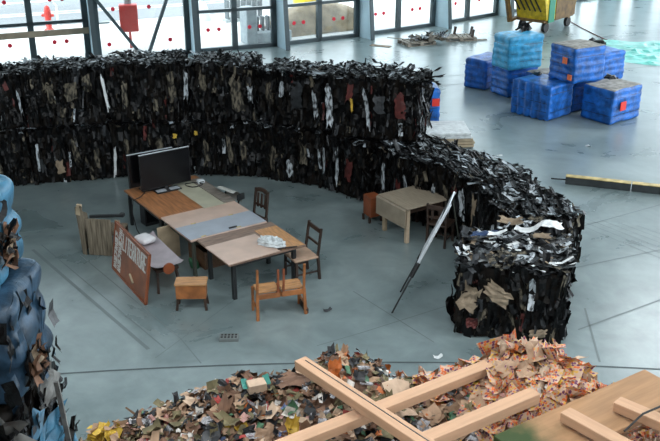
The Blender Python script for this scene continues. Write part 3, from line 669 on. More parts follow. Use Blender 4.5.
# ------------------------------------------------------------------ chairs
def chair(label, cx, cy, rz, wood, seatm, w=.44, d=.44, sh=.46, bh=.92, slats=3, rails=1, arch=False):
    """faces -y before turning"""
    t = thing('wooden_chair', label, 'chair', (cx, cy, 0), rz)
    MB().box((0, 0, sh - .02), (w, d, .04), seatm, bev=.008).build('seat', t)
    for s in (-1, 1):
        MB().bar((s * (w / 2 - .03), -d / 2 + .04, 0), (s * (w / 2 - .04), -d / 2 + .05, sh - .04), .04, .04, wood).build('leg', t)
        q = MB(); q.bar((s * (w / 2 - .025), d / 2 + .03, 0), (s * (w / 2 - .025), d / 2 - .0, sh), .038, .045, wood).bar((s * (w / 2 - .025), d / 2, sh), (s * (w / 2 - .03), d / 2 + .07, bh), .034, .04, wood); q.build('leg', t)
    q = MB()
    for z in (.16,): 
        for s in (-1, 1): q.bar((s * (w / 2 - .035), -d / 2 + .05, z), (s * (w / 2 - .035), d / 2, z), .022, .028, wood)
        q.bar((-w / 2 + .03, 0, z), (w / 2 - .03, 0, z), .022, .022, wood); q.bar((-w / 2 + .03, -d / 2 + .05, z + .14), (w / 2 - .03, -d / 2 + .05, z + .14), .022, .028, wood)
    q.build('stretcher', t)
    if arch:
        q = MB()
        pts = [(-w / 2 + .03 + (w - .06) * k / 8, d / 2 + .07, bh - .05 + .05 * math.sin(PI * k / 8)) for k in range(9)]
        for a, b in zip(pts, pts[1:]): q.bar(a, b, .028, .08, wood)
        q.build('top_rail', t)
    else: MB().box((0, d / 2 + .066, bh - .06), (w - .03, .025, .09), wood, bev=.006).build('top_rail', t)
    for k in range(rails): MB().box((0, d / 2 + .02 + .035 * (k + 1) / (rails + 1), sh + (bh - sh) * (k + 1) / (rails + 1) - .06), (w - .06, .02, .045), wood).build('back_rail', t)
    for k in range(slats):
        x = (k - (slats - 1) / 2) * (w - .1) / max(1, slats); MB().bar((x, d / 2 + .035, sh + .14), (x, d / 2 + .066, bh - .08), .05, .015, wood).build('back_slat', t)
    return t
# seat directions: back of the right chair lies to its right
chair('dark chair with a pale wooden seat at the right end of the front table', -.52, 14.25, math.atan2(-.5, .28), 'dark_wood', 'seat_wood', .50, .46, .46, .95, 0, 1)
chair('dark slat back chair standing alone behind the tables', -1.50, 15.86, math.atan2(-.33, .31) , 'dark_wood', 'dark_wood', .42, .42, .46, .96, 3, 1, True)
# chair with rolled pale back
t = thing('shell_chair', 'chair with a pale rolled backrest behind the middle table', 'chair', (-2.02, 16.3, 0), math.atan2(-.3, .32))
q = MB(); pts = []
for k in range(9):
    a = -.3 + k / 8 * 2.3; pts.append((.14 + .15 * math.cos(a) - .1, .68 + .19 * math.sin(a)))
vs = [(x, y, z) for x in (-.24, .24) for y, z in pts]
n = len(pts); q.add(vs, [(i, i + 1, n + i + 1, n + i) for i in range(n - 1)], 'shell_grey', True); q.build('backrest', t)
q = MB(); q.box((.245, .16, .74), (.03, .2, .12), 'dark_metal', bev=.02); q.build('end_cap', t)
MB().box((0, -.06, .45), (.44, .4, .03), 'dark_wood', bev=.01).build('seat', t)
for sx in (-1, 1):
    for sy in (-1, 1): MB().bar((sx * .2, sy * .17 - .06, 0), (sx * .19, sy * .15 - .06, .44), .025, .025, 'dark_metal').build('leg', t)
    MB().bar((sx * .2, .1, .44), (sx * .2, .17, .78), .025, .025, 'dark_metal').build('back_post', t)
# double seat bench in front, back posts toward the viewer
t = thing('double_seat_bench', 'orange wooden double seat with bare back posts in front of the black legs', 'bench', (-.84, 13.0, 0), math.atan2(.23, .73))
for sx in (-1, 1):
    s = MB()
    for k in range(3): s.box((sx * .2, -.09 + k * .105, .455), (.36, .098, .03), 'honey_wood', bev=.006)
    s.build('seat', t)
    MB().box((sx * .2, -.175, .40), (.37, .03, .09), 'orange_wood', bev=.005).build('seat_rail', t)
    q = MB(); q.bar((sx * .40, -.21, 0), (sx * .385, -.17, .46), .045, .05, 'orange_wood').bar((sx * .385, -.17, .46), (sx * .385, -.22, .9), .035, .04, 'orange_wood'); q.build('leg', t)
    MB().bar((sx * .39, .17, 0), (sx * .39, .15, .44), .04, .045, 'orange_wood').build('leg', t)
    MB().bar((sx * .045, -.165, .40), (sx * .045, -.21, .86), .032, .036, 'red_wood').build('back_post', t)
    MB().bar((sx * .39, -.19, .18), (sx * .39, .16, .18), .025, .03, 'orange_wood').build('stretcher', t)
MB().box((0, .15, .41), (.8, .03, .06), 'orange_wood').build('front_rail', t)
MB().box((0, -.02, .38), (.06, .3, .05), 'orange_wood').build('middle_rail', t)
MB().box((.42, -.02, .05), (.05, .42, .1), 'dark_wood', bev=.01).build('foot_block', t)
# boxy stool
t = thing('wooden_stool', 'low orange wooden box stool on dark legs near the sign', 'stool', (-2.27, 13.16, 0), .03)
MB().box((0, 0, .465), (.52, .3, .03), 'honey_wood', bev=.006).build('seat', t)
MB().box((0, -.02, .33), (.49, .24, .24), 'orange_wood', bev=.006).build('box_body', t)
for sx in (-1, 1):
    for sy in (-1, 1): MB().bar((sx * .24, sy * .12 - .01, 0), (sx * .215, sy * .1 - .01, .22), .04, .04, 'dark_wood').build('leg', t)
# weathered armchair
t = thing('plank_armchair', 'weathered plank armchair with a black armrest left of the sign', 'armchair', (-4.18, 15.36, 0), D(-8))
s = MB()
for k in range(5): s.box((-.22 + k * .095, -.22, .37), (.092, .03, .72 + .01 * (k % 2)), 'weathered', bev=.004)
s.build('back_panel', t)
q = MB(); q.add([(-.40, -.20, 0), (-.30, -.24, 0), (-.30, -.24, .96), (-.36, -.24, 1.0), (-.46, -.2, .93), (-.40, .3, 0), (-.46, .3, .62), (-.46, .0, .8)], [(0, 1, 2, 3, 4), (0, 4, 7, 6, 5)], 'weathered')
q.build('side_panel', t)
q = MB(); q.box((-.38, -.215, .9), (.10, .05, .22), 'beige_wood', Matrix.Rotation(.2, 3, 'Y'), .01); q.build('post_top', t)
MB().bar((-.2, -.18, .76), (.36, -.05, .76), .05, .05, 'dark_metal').build('armrest', t)
MB().box((.36, -.03, .76), (.09, .09, .07), 'dark_metal', bev=.01).build('arm_knob', t)
MB().box((.02, .08, .42), (.6, .5, .05), 'weathered', bev=.01).build('seat', t); MB().box((.32, -.18, .5), (.1, .03, .44), 'tan', bev=.01).build('side_board', t)
for sx in (-1, 1): MB().bar((sx * .3, .3, 0), (sx * .3, .28, .42), .05, .05, 'dark_wood').build('leg', t)
# long pale seat behind the sign
t = thing('lounge_seat', 'long lilac seat with round wooden end behind the literature sign', 'bench', (-3.08, 14.28, 0), math.atan2(-.78, .47))
q = MB(); nx = 14; vs = []
for k in range(nx + 1):
    x = -.72 + 1.44 * k / nx
    for y, dz in ((-.27, .03), (-.2, 0), (0, -.015), (.2, .0), (.27, .04)): vs.append((x, y, .46 + dz + .05 * max(0, (abs(x) - .5) / .22) ** 2))
q.add(vs, [(k * 5 + i, k * 5 + i + 1, (k + 1) * 5 + i + 1, (k + 1) * 5 + i) for k in range(nx) for i in range(4)], 'lilac', True); q.build('seat_shell', t)
MB().box((0, 0, .40), (1.3, .4, .06), 'dark_wood', bev=.01).build('seat_frame', t)
q = MB(); q.tube([(.73, -.02, .47), (.765, -.02, .47)], .10, 'red_wood', 16); q.build('round_end', t)
for sx in (-1, 1):
    for sy in (-1, 1): MB().bar((sx * .66, sy * .2, 0), (sx * .56, sy * .16, .4), .04, .04, 'dark_wood').build('leg', t)
q = MB(); core(q, .36, .28, .10, 'white_cloth', .03, 8, 3, None, None, .06); o = q.build('pillow', label='white pillow on the lilac seat behind the sign', cat='pillow'); o.location = (-3.32, 14.72, .475); o.rotation_euler = (0, 0, -.9)
MB().tube([(-3.72, 15.02, .88), (-3.5, 14.78, .86), (-3.42, 14.66, .80)], .03, 'dark_metal', 8).build('steel_tube', label='short dark curved tube behind the top edge of the sign', cat='tube').location = (0, 0, -.38)

# sign
sb, st_ = V((-3.91, 14.62, 0)), V((-3.05, 13.21, 0)); sd = (st_ - sb); SL = sd.length; srz = math.atan2(sd.y, sd.x)
sg = thing('sign_board', 'rust brown board sign reading LITERATURE leaning by the lilac seat', 'sign', sb, srz)
SH = .90; tilt = Matrix.Rotation(-D(9), 3, 'X'); face = lambda x, y, z: tilt @ V((x, y, z))
MB().box(face(SL / 2, 0, SH / 2), (SL, .03, SH), 'sign_board', tilt, .004).build('board_face', sg)
q = MB()
for (x, z, w, h) in ((SL / 2, SH - .015, SL, .03), (SL / 2, .015, SL, .03), (.015, SH / 2, .03, SH), (SL - .015, SH / 2, .03, SH)): q.box(face(x, -.004, z), (w, .05, h), 'red_wood', tilt)
q.build('frame', sg)
def glyph(mb, ch, x, z, w, h, s, rot=False):
    S = {'L': [(0, 0, 0, 1), (0, 0, 1, 0)], 'I': [(.5, 0, .5, 1)], 'T': [(.5, 0, .5, 1), (0, 1, 1, 1)], 'E': [(0, 0, 0, 1), (0, 0, 1, 0), (0, .5, .8, .5), (0, 1, 1, 1)],
         'R': [(0, 0, 0, 1), (0, 1, 1, 1), (1, 1, 1, .5), (0, .5, 1, .5), (.4, .5, 1, 0)], 'A': [(0, 0, .5, 1), (1, 0, .5, 1), (.25, .4, .75, .4)], 'U': [(0, 0, 0, 1), (1, 0, 1, 1), (0, 0, 1, 0)],
         'a': [(0, 0, 0, 1), (.5, 0, .5, .9), (1, .1, 1, 1), (0, .5, .5, .5)], 'b': [(0, 0, 1, .5), (1, .5, 0, 1), (0, 1, 1, 1)], 'c': [(0, 0, 1, 0), (0, .33, 1, .33), (.2, .66, 1, .66), (0, 1, 1, 1)]}
    for x0, z0, x1, z1 in S[ch]:
        if rot: x0, z0, x1, z1 = 1 - z0, x0, 1 - z1, x1
        p, r_ = face(x + x0 * w, -.019, z + z0 * h), face(x + x1 * w, -.019, z + z1 * h)
        d = (r_ - p).normalized() * s * .4
        mb.bar(p - d, r_ + d, .006, s, 'sign_letters', up=face(0, -1, 0).cross(r_ - p) )
q = MB(); x = .44; cw = (SL - .44 - .08) / 10
for ch in 'LITERATURE':
    glyph(q, ch, x + .012, SH - .36, cw * .68, .27, .032); x += cw
q.build('lettering', sg)
q = MB()
for ci, x0 in enumerate((.07, .26)):
    for k, ch in enumerate('acbacba'[:7 if ci else 6]): glyph(q, ch, x0, .08 + k * .115, .13, .08, .024, True)
q.build('upright_lettering', sg)
MB().box(face(.98, -.03, .2), (.2, .03, .03), 'beige_wood', tilt @ Matrix.Rotation(.5, 3, 'Y')).build('latch', sg)

# drop leaf table
dl = thing('drop_leaf_table', 'drop leaf table with pale veneer by the curve of black bales', 'table', (1.61, 16.24, 0), math.atan2(-.72, .46))
# local x along the leaf edge, y away from the leaf
dx, dy = .94, 1.0
q = MB(); q.box((0, 0, .735), (dx, dy, .03), 'veneer', bev=.006); q.build('tabletop', dl)
q = MB()
for a, b in (((-dy / 2 - .012, .73), (-dy / 2 - .035, .70)), ((-dy / 2 - .03, .71), (-dy / 2 - .03, .36))):
    q.bar((0, a[0], a[1]), (0, b[0], b[1]), dx, .02, 'veneer', up=(0, -1, 0))
q.build('drop_leaf', dl)
for k, (x, y, m) in enumerate([(.36, -.40, 'pale_leg'), (-.36, -.40, 'beige_wood'), (.36, .40, 'dark_wood'), (-.36, .40, 'dark_wood')]): MB().box((x, y, .36), (.075, .075, .72), m, bev=.006).build('leg', dl)
q = MB()
for s in (-1, 1): q.box((s * .37, 0, .66), (.025, .8, .11), 'dark_wood')
q.box((0, .4, .66), (.7, .025, .11), 'dark_wood'); q.build('apron', dl)
chair('dark chair tucked against the drop leaf table behind the easel', 2.12, 15.75, D(150), 'dark_wood', 'dark_wood', .42, .42, .44, .86, 2, 1)
t = thing('bedside_box', 'small orange brown wooden box behind the drop leaf table', 'box', (.86, 16.85, 0), .5)
MB().box((0, 0, .33), (.26, .3, .42), 'red_wood', bev=.006).build('box_body', t)
for sx in (-1, 1):
    for sy in (-1, 1): MB().box((sx * .14, sy * .12, .06), (.04, .04, .12), 'dark_wood').build('leg', t)

# easel seen along its board
E = [V((1.01, 12.94, 0)), V((1.2, 13.68, 0)), V((2.42, 14.86, 0))]
wdir = (E[1] - E[0]).normalized(); topc = V((2.04, 13.86, 1.65)); off_ = (E[1] - E[0]) / 2
t = thing('flip_chart_easel', 'slim metal easel with a white board seen along its edge', 'easel', (0, 0, 0))
mid = (E[0] + E[1]) / 2; ld = topc - mid
e0, e1 = E[0] - mid, E[1] - mid
for e in (e0, e1):
    MB().tube([mid + e, mid + ld * .42 + e * .9], .014, 'dark_metal').build('leg', t)
    MB().tube([mid + ld * .34 + e * .92, mid + ld * 1.0 + e * .75], .014, 'silver').build('leg_sleeve', t)
    MB().tube([mid + ld * .33 + e * .93, mid + ld * .46 + e * .9], .03, 'rubber').build('clamp', t)
MB().tube([topc + V((.0, .05, -.05)), E[2]], .012, 'olive_metal').build('rear_leg', t)
nb = ld.cross(wdir).normalized()
bm = MB(); rmb = Matrix((wdir, ld.normalized(), wdir.cross(ld.normalized()))).transposed()
bm.box(mid + ld * .72 + nb * .02, (.60, ld.length * .56, .022), 'whiteboard', rmb, .005); bm.build('white_board', t)
MB().box(mid + ld * .88, (.5, .16, .075), 'rubber', rmb, .01).build('top_clip', t)

# floor block with holes
t = thing('air_brick', 'small grey perforated block lying on the floor before the tables', 'block', (-1.56, 12.1, 0), .02)
q = MB(); q.box((0, 0, .03), (.3, .16, .06), 'block', bev=.004); q.build('block_body', t)
q = MB()
for a in range(5):
    for b in range(2): q.box((-.108 + a * .054, -.036 + b * .072, .0605), (.032, .048, .003), 'hole')
q.build('holes', t)

# barrier beam, pallets, wagon, teal sheet and small finds
t = thing('barrier_beam', 'long yellow topped dark beam lying on the floor right of the black bales', 'beam', (5.28, 19.0, 0), math.atan2(-.69, 2.01))
for k in range(3):
    MB().box((.72 + k * 1.42, 0, .085), (1.40, .16, .17), 'barrier_dark', bev=.008).build('beam_segment', t)
    MB().box((.72 + k * 1.42, 0, .176), (1.40, .17, .016), 'barrier_yellow', bev=.003).build('top_strip', t)
MB().tube([(-.3, .02, .06), (-.15, .0, .07), (.03, 0, .08)], .018, 'rubber').build('end_cable', t)
def pallet(label, x, y, rz, flip=False, z=0):
    t = thing('wooden_pallet', label, 'pallet', (x, y, z), rz)
    for k in range(7): MB().box((-.53 + k * .177, 0, .125), (.12, .82, .022), 'pallet_wood').build('deck_board', t)
    for s in (-1, 0, 1):
        MB().box((0, s * .36, .103), (1.2, .1, .022), 'pallet_wood').build('stringer_board', t)
        for u in (-1, 0, 1): MB().box((u * .53, s * .36, .055), (.14, .1, .075), 'pallet_wood').build('block', t)
        MB().box((0, s * .36, .009), (1.2, .1, .018), 'pallet_wood').build('bottom_board', t)
    return t
pallet('worn grey pallet on the floor by the glass, debris on it', 3.28, 34.0, .42)
t = pallet('broken pallet with upright stubs, right of the worn grey one', 5.0, 34.85, .1)
for x, y in ((.45, -.3), (.55, .3), (-.1, .35)): MB().box((x, y, .28), (.09, .09, .3), 'dark_wood', Matrix.Rotation(.15, 3, 'Y')).build('stub_post', t)
for k, (x, y, rz, L, lab) in enumerate([(4.25, 34.2, .3, 1.3, 'grey plank lying across both pallets'), (4.55, 35.3, -.25, 1.5, 'dark plank behind the pallets'), (3.9, 35.0, .1, .9, 'short board on the back of the worn pallet'), (5.6, 34.6, .2, .9, 'thin stick beyond the broken pallet')]):
    o = MB().box((0, 0, 0), (L, .14, .03), 'pallet_wood', bev=.004).build('plank', label=lab, cat='plank', group='planks on the pallets'); o.location = (x, y, [.16, .03, .03, .03][k]); o.rotation_euler = (0, .0, rz)
q = MB()
for k in range(40): q.sheet((R.uniform(-.55, .7), R.uniform(-.35, .4), .15 + R.uniform(0, .15)), (1, R.uniform(-1, 1), R.uniform(-.4, .4)), (R.uniform(-1, 1), 1, R.uniform(-.3, .5)), R.uniform(.1, .5), R.uniform(.08, .25), R.choice(['pale', 'olive_tan', 'pallet_wood', 'pallet_wood', 'dark_grey']), .4)
o = q.build('pallet_debris', label='heap of broken board and sheet on the worn pallet', cat='debris', kind='stuff'); o.location = (3.6, 34.05, 0)
for x, y, lab in ((1.9, 33.6, 'flat cardboard scrap on the floor left of the pallets'), (2.6, 35.0, 'thin lath on the floor before the glass')):
    o = MB().box((0, 0, .008), (.8, .06 if 'lath' in lab else .3, .012), 'tan').build('floor_scrap', label=lab, cat='scrap'); o.location = (x, y, 0); o.rotation_euler = (0, 0, -.4)

w = thing('tipping_wagon', 'yellow tipping wagon with black stripes and green strap on casters', 'wagon', (8.82, 37.2, 0), D(48))
wl, ww = 2.5, 1.35
q = MB(); z0, z1 = .5, 1.9
lo = [(-wl / 2 + .15, -ww / 2), (wl / 2 - .1, -ww / 2), (wl / 2 - .1, ww / 2), (-wl / 2 + .15, ww / 2)]; hi = [(-wl / 2 - .25, -ww / 2), (wl / 2 + .1, -ww / 2), (wl / 2 + .1, ww / 2), (-wl / 2 - .25, ww / 2)]
q.add([(x, y, z0) for x, y in lo] + [(x, y, z1) for x, y in hi], [(3, 2, 1, 0), (0, 1, 5, 4), (1, 2, 6, 5), (2, 3, 7, 6), (3, 0, 4, 7)], 'yellow_paint'); q.build('hopper', w)
MB().box((0, 0, .46), (wl - .1, ww - .1, .1), 'wagon_brown').build('chassis', w)
MB().box((.35, -ww / 2 - .015, .9), (wl - .9, .02, .85), 'wagon_brown').build('side_plate', w)
q = MB()
for k in range(5):
    y = -.5 + k * .24; q.bar((-wl / 2 - .01 - .03, y, .85), (-wl / 2 - .16, y + .3, 1.4), .07, .015, 'rubber', up=(-1, 0, -.25))
q.build('stripe', w)
MB().box((-.78, -ww / 2 - .02, 1.1), (.46, .04, 1.4), 'strap_green', bev=.01).build('strap', w)
q = MB(); q.bar((-wl / 2 - .2, ww / 2 + .1, .35), (-wl / 2 - .35, ww / 2 + .35, 1.9), .2, .12, 'wagon_brown'); q.bar((-wl / 2 + .3, ww / 2, .5), (-wl / 2 - .2, ww / 2 + .1, .4), .16, .1, 'wagon_brown'); q.build('tipping_arm', w)
q = MB(); q.bar((-wl / 2 - .5, .3, .12), (-wl / 2 + .2, .0, .4), .06, .06, 'wagon_brown'); q.build('tow_bar', w)
for sx in (-1, 1):
    for sy in (-1, 1):
        c = MB().box((sx * (wl / 2 - .35), sy * (ww / 2 - .15), .40), (.14, .14, .12), 'wagon_brown').build('caster', w)
        q = MB(); q.tube([(sx * (wl / 2 - .35), sy * (ww / 2 - .15) - .06, .2), (sx * (wl / 2 - .35), sy * (ww / 2 - .15) + .06, .2)], .2, 'rubber', 16); q.build('wheel', c)
MB().tube([(10.2, 38.4, .02), (10.3, 37.2, .015), (10.5, 35.6, .015), (10.7, 34.4, .015)], .018, 'cable_red', 6).build('hose', label='thin dark red hose on the floor running from the wagon', cat='hose')
q = MB(); nu, nv = 34, 22; vs = []
for b in range(nv + 1):
    for a in range(nu + 1):
        u, v_ = a / nu, b / nv; edge = min(u, 1 - u, v_, 1 - v_)
        x = 9.7 + u * 6.5 + .5 * noise.noise(V((v_ * 4, u * 2, 2))); y = 31.2 + v_ * 3.4 - u * .2 + .45 * noise.noise(V((u * 5, 7, v_))) - .9 * math.exp(-((u - .35) / .25) ** 2) * (1 - v_)
        vs.append((x, y, .006 + min(1, edge * 6) * max(0, .16 * noise.noise(V((x * 1.5, y * 1.5, 0))) + .12 * abs(noise.noise(V((x * 3.3, y * 3.3, 4)))) )))
q.add(vs, [(b * (nu + 1) + a, b * (nu + 1) + a + 1, (b + 1) * (nu + 1) + a + 1, (b + 1) * (nu + 1) + a) for b in range(nv) for a in range(nu)], 'teal_sheet')
q.build('plastic_sheet', label='crumpled turquoise plastic sheet spread on the floor', cat='sheet')
q = MB(); core(q, .5, .32, .22, 'black', .06, 8, 2, None, None, .06)
for k in range(5): q.sheet((R.uniform(-.2, .35), R.uniform(-.2, .1), R.uniform(.08, .24)), (1, R.uniform(-.5, .5), R.uniform(-.5, .5)), (0, 1, .5), .3, .16, 'black', .4)
o = q.build('crumpled_bag', label='small black crumpled bag on the floor before the turquoise sheet', cat='bag'); o.location = (9.95, 33.5, .01)
for k, (x, y, m, lab) in enumerate([(4.15, 20.9, 'white_sheet', 'tiny white paper scrap on the floor behind the low arm'), (9.0, 21.5, 'dark_grey', 'tiny dark scrap on the floor near the right edge'), (-.05, 13.0, 'dark_grey', 'tiny dark scrap on the floor before the double seat'), (6.5, 21.6, 'pale', 'tiny pale paper scrap on the open floor before the blue bales'), (1.6, 11.55, 'white_sheet', 'tiny white paper scrap on the curved floor joint')]):
    q = MB(); q.sheet((x, y, .02), (1, .3, 0), (-.3, 1, .1), .14, .08, m, .3, 4, 4); q.build('paper_scrap', label=lab, cat='scrap', group='scraps on the floor')

# ------------------------------------------------------------------ the paper heap in front
RIDGE = [(-2.6, 2.2), (-1.9, 2.72), (-1.45, 2.92), (-1.05, 3.12), (-.62, 3.26), (-.4, 3.24), (-.15, 3.36), (.0, 3.44), (.22, 3.44), (.42, 3.34), (.6, 3.22), (.85, 3.22), (1.1, 3.36), (1.42, 3.52), (1.62, 3.50), (1.85, 3.34), (2.1, 3.16), (2.6, 2.95), (3.4, 2.3)]
YR = 6.0
def ridge(x):
    if x <= RIDGE[0][0]: return RIDGE[0][1] + (x - RIDGE[0][0]) * 1.6
    if x >= RIDGE[-1][0]: return RIDGE[-1][1] - (x - RIDGE[-1][0]) * 1.6
    for (a, z), (b, y) in zip(RIDGE, RIDGE[1:]):
        if a <= x <= b: return z + (y - z) * (x - a) / (b - a)
def heap_z(x, y):
    zr = ridge(x)
    if y > YR: return zr - (y - YR) * 1.5 - .0
    k = (YR - y)
    base = 3.0 + .15 * max(-1, min(1, x))
    f = min(1, k / 1.1)
    z = zr + (min(zr, base) - zr) * (f * f * (3 - 2 * f))
    return z + .05 * noise.noise(V((x * 3, y * 3, 0))) - max(0, 4.3 - y) * 1.2
def heap(x0, x1, name, label, pal, n, seed, sz=1.):
    rnd = random.Random(seed); q = MB(); nx, ny = 40, 44; vs = []
    for b in range(ny + 1):
        for a in range(nx + 1):
            x = x0 + (x1 - x0) * a / nx; y = 2.0 + 6.6 * b / ny; vs.append((x, y, max(0, heap_z(x, y) - .05)))
    q.add(vs, [(b * (nx + 1) + a, b * (nx + 1) + a + 1, (b + 1) * (nx + 1) + a + 1, (b + 1) * (nx + 1) + a) for b in range(ny) for a in range(nx)], 'p_brown')
    for _ in range(n):
        x = rnd.uniform(x0, x1); y = rnd.uniform(4.2, 6.35); grand = rnd.random() < .09
        z = heap_z(x, y) + rnd.uniform(-.03, .035); e = .03
        nrm = V((-(heap_z(x + e, y) - heap_z(x - e, y)) / (2 * e), -(heap_z(x, y + e) - heap_z(x, y - e)) / (2 * e), 1)).normalized()
        nrm = (nrm + V((rnd.gauss(0, .30), rnd.gauss(0, .30), 0))).normalized()
        a = rnd.uniform(0, 2 * PI); ux = V((math.cos(a), math.sin(a), 0)); ux = (ux - nrm * ux.dot(nrm)).normalized(); uy = nrm.cross(ux)
        m = pick(pal(x, y), rnd); big = 2. if m == 'printed_cards' else (1.25 if m.startswith('p_card') else 1)
        if grand and m in ('p_card', 'p_card2', 'p_news', 'p_olive', 'p_brown', 'p_black', 'printed_cards'): big *= 1.25 if m == 'printed_cards' else 1.9; nrm = (nrm + V((0, 0, .6))).normalized(); ux = (ux - nrm * ux.dot(nrm)).normalized(); uy = nrm.cross(ux)
        q.sheet((x, y, z), ux, uy, (.03 + .10 * rnd.random() ** 1.8) * sz * big, (.025 + .06 * rnd.random() ** 1.5) * sz * big, m, .45, 3, 3, .15, (rnd.uniform(0, 9), rnd.uniform(0, 9), 6.5) if m == 'printed_cards' else None, rnd)
    return q.build(name, label=label, cat='paper', kind='stuff')
def pal_left(x, y):
    if x < -.75: return [('p_card', 14), ('p_olive', 20), ('p_news', 10), ('p_brown', 22), ('p_pink', 9), ('p_white', 3), ('p_black', 18), ('p_red', 3), ('p_blue', 2), ('p_card2', 6), ('p_green', 2)]
    if x < .0 and y < 5.7: return [('p_card', 14), ('p_olive', 8), ('p_news', 8), ('p_brown', 22), ('p_pink', 5), ('p_white', 6), ('p_black', 20), ('p_red', 3), ('p_blue', 3), ('p_card2', 9), ('p_green', 3), ('p_orange', 2), ('p_yellow', 1)]
    return [('p_brown', 28), ('p_orange', 6), ('p_olive', 18), ('p_news', 8), ('p_card', 12), ('p_black', 20), ('p_green', 3), ('p_white', 6), ('p_card2', 5), ('p_red', 3)]
def pal_right(x, y):
    if x < 1.05 and y < 5.75: return [('p_news', 24), ('p_white', 9), ('p_black', 12), ('p_green', 6), ('p_orange', 4), ('p_yellow', 3), ('p_card', 12), ('p_olive', 10), ('p_brown', 10), ('printed_cards', 8)]
    return [('printed_cards', 52), ('p_card2', 14), ('p_card', 14), ('p_white', 4), ('p_orange', 6), ('p_yellow', 3), ('p_black', 2), ('p_pink', 4)]
heap(-2.9, .65, 'paper_heap', 'heap of mixed torn paper and packaging in front, left of the crossing timbers', pal_left, 5600, 31)
heap(.65, 3.6, 'card_heap', 'heap of orange printed cards and paper in front, under the right timbers', pal_right, 4800, 32)
# pieces one can point at
def piece(name, label, cat, x, y, dz, ux, uy, w, h, m, b=.25, n=6):
    q = MB(); q.sheet((0, 0, 0), ux, uy, w, h, m, b, n, n, .14); o = q.build(name, label=label, cat=cat); o.location = (x, y, heap_z(x, y) + dz); return o
t = thing('green_carton', 'small tan carton with green flaps on the left paper heap', 'carton', (-.56, 5.82, heap_z(-.56, 5.82) + .03), .35)
MB().box((0, 0, .035), (.14, .10, .07), 'p_card2', .0, .003).build('carton_body', t)
for s in (-1, 1): q = MB(); q.sheet((s * .085, .02, .06), (1, 0, .3 * s), (0, 1, .5), .05, .09, 'teal_box', .2); q.build('flap', t)
piece('yellow_packet', 'yellow patterned packet standing in the left paper heap by the long timber', 'packet', -.27, 5.45, .06, (1, .2, .2), (-.1, .3, 1), .10, .17, 'p_yellow', .3)
piece('cardboard_piece', 'flat brown cardboard piece at the bottom of the left heap', 'cardboard', -.62, 5.08, .05, (1, .3, 0), (-.3, 1, .2), .20, .13, 'p_card2', .15)
piece('cardboard_piece', 'folded cardboard piece between the left heap and the crossing timbers', 'cardboard', -.03, 5.2, .05, (1, .5, .3), (-.4, 1, .3), .22, .12, 'p_card', .25)
piece('cardboard_piece', 'brown cardboard panel upright in the middle of the left heap', 'cardboard', -.48, 5.42, .05, (1, .1, .1), (0, .5, 1), .14, .12, 'p_card', .15)
piece('dark_red_panel', 'dark red card panel on the ridge beside the long timber end', 'card', -.24, 5.82, .04, (1, .1, .0), (0, 1, .4), .26, .13, 'p_brown', .15)
piece('brown_packet', 'glossy orange brown packet upright on the heap top behind the long timber', 'packet', .03, 5.75, .06, (1, 0, .2), (0, .3, 1), .10, .18, 'p_orange', .3)
piece('round_card', 'plain round tan card lying among the printed cards', 'card', 1.33, 5.75, .06, (1, 0, 0), (0, 1, .5), .17, .13, 'p_card', .1)
piece('white_roll', 'white paper strip on the left slope of the printed card heap', 'paper', .98, 5.85, .05, (1, .9, .3), (-.3, .3, .2), .24, .05, 'p_white', .15)
piece('printed_card', 'large tan card with curled edge on the peak of the printed heap', 'card', 1.36, 5.98, .04, (1, .1, .1), (0, .5, 1), .14, .10, 'p_card2', .3)
q = MB()
for k in range(26):
    a = R.uniform(0, 6.3); q.sheet((R.uniform(-.1, .1), R.uniform(-.08, .08), R.uniform(0, .1)), (math.cos(a), math.sin(a), R.uniform(-.6, .6)), (-math.sin(a), math.cos(a), R.uniform(-.3, .9)), R.uniform(.05, .12), R.uniform(.04, .1), R.choice(['yellow_scrap', 'yellow_scrap', 'p_yellow', 'p_card']), .5)
o = q.build('yellow_wrapper', label='crumpled yellow wrapper at the foot of the left plastic stack', cat='wrapper'); o.location = (-1.72, 5.75, heap_z(-1.72, 5.75) + .02)

# timbers lying over the heap
def timber(label, a, b, w, h, m='lumber', name='timber'):
    a, b = V(a), V(b); d = b - a; L = d.length; x = d.normalized(); y = V((0, 0, 1)).cross(x).normalized(); z = x.cross(y)
    q = MB().box((0, 0, 0), (L, w, h), m, bev=.004)
    o = q.build(name, label=label, cat='timber' if name == 'timber' else 'board'); o.location = (a + b) / 2; o.rotation_euler = Matrix((x, y, z)).transposed().to_euler()
    return o, L
T = []
tm, L = timber('long pale timber crossing on top, groove along its upper face', (-.22, 5.72, 3.55), (.98, 4.18, 3.62), .105, .075); T.append(tm)
q = MB().box((0, .012, .039), (L - .1, .007, .003), 'dark_grey'); q.build('groove', tm)
timber('timber lying under the crossing one, its end by the printed cards', (1.22, 5.88, 3.42), (-.55, 4.66, 3.47), .105, .075)
timber('short timber nearest the middle bottom, ending beside the green stained board', (1.47, 5.46, 3.44), (-.15, 4.38, 3.47), .105, .085)
timber('timber poking out of the heap beside the yellow wrapper', (-1.32, 5.42, 2.98), (-.75, 4.5, 3.12), .10, .07)
sl, L = timber('wide brown board with a green stained end', (2.52, 5.72, 3.36), (1.22, 4.86, 3.38), .42, .05, 'stained_board', 'wide_board')
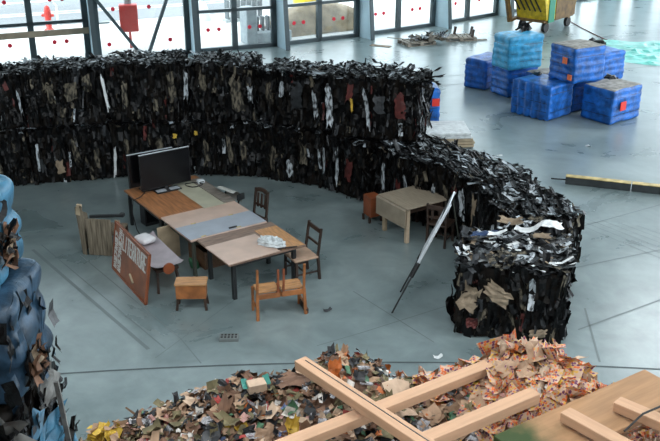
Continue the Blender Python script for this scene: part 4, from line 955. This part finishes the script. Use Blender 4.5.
timber('left of the two pale timbers resting on the wide brown board', (1.62, 5.20, 3.46), (2.30, 4.30, 3.50), .105, .075)
timber('right of the two pale timbers resting on the wide brown board', (2.02, 5.34, 3.45), (2.95, 4.40, 3.48), .105, .075)
timber('dark timber crossing under the right edge timbers', (2.9, 5.45, 3.36), (1.7, 4.62, 3.36), .06, .06, 'dark_lumber')
MB().tube([(1.95, 4.95, 3.5), (2.1, 5.06, 3.56), (2.3, 5.2, 3.54), (2.6, 5.36, 3.52)], .008, 'rubber', 6).build('wire', label='thin dark wire lying over the right edge timbers', cat='wire')

# ------------------------------------------------------------------ camera, daylight, added fill lamps
sc = bpy.context.scene
cam = bpy.data.cameras.new('camera'); co = bpy.data.objects.new('camera', cam); COL.objects.link(co)
cam.sensor_width = 36; cam.lens = 900 / 660 * 36; cam.clip_end = 400
co.location = (0, 0, 7.11); co.rotation_euler = (PI / 2 - math.radians(22.92), 0, 0); sc.camera = co
wd = bpy.data.worlds.new('sky'); sc.world = wd; wd.use_nodes = True
bg = wd.node_tree.nodes['Background']; bg.inputs[0].default_value = (.82, .925, 1.0, 1); bg.inputs[1].default_value = 4.2
sl_ = bpy.data.lights.new('sun', 'SUN'); sl_.energy = 4; sl_.angle = .01; sl_.color = (1, .96, .9)
so = bpy.data.objects.new('sun', sl_); COL.objects.link(so); so.rotation_euler = V((.7, .6, -.9)).to_track_quat('-Z', 'Y').to_euler()
for x, y in ((-9, 1), (0, 1), (9, 1), (-8, 9), (0, 8), (10, 9), (14, 18), (12, 28)):  # added overhead area lamps without fittings, brightening the hall from above
    l = bpy.data.lights.new('fill_light', 'AREA'); l.shape = 'RECTANGLE'; l.size = 3.5; l.size_y = 2.5; l.energy = 520 if x > 5 else 330; l.color = (.91, .97, 1.0)
    o = bpy.data.objects.new('fill_light', l); COL.objects.link(o); o.location = (x, y, FZ - .06)
vs_ = sc.view_settings; sc.display_settings.display_device = 'sRGB'; vs_.view_transform = 'Standard'; vs_.look = 'None'; vs_.exposure = .22; vs_.gamma = 1; vs_.use_curve_mapping = False
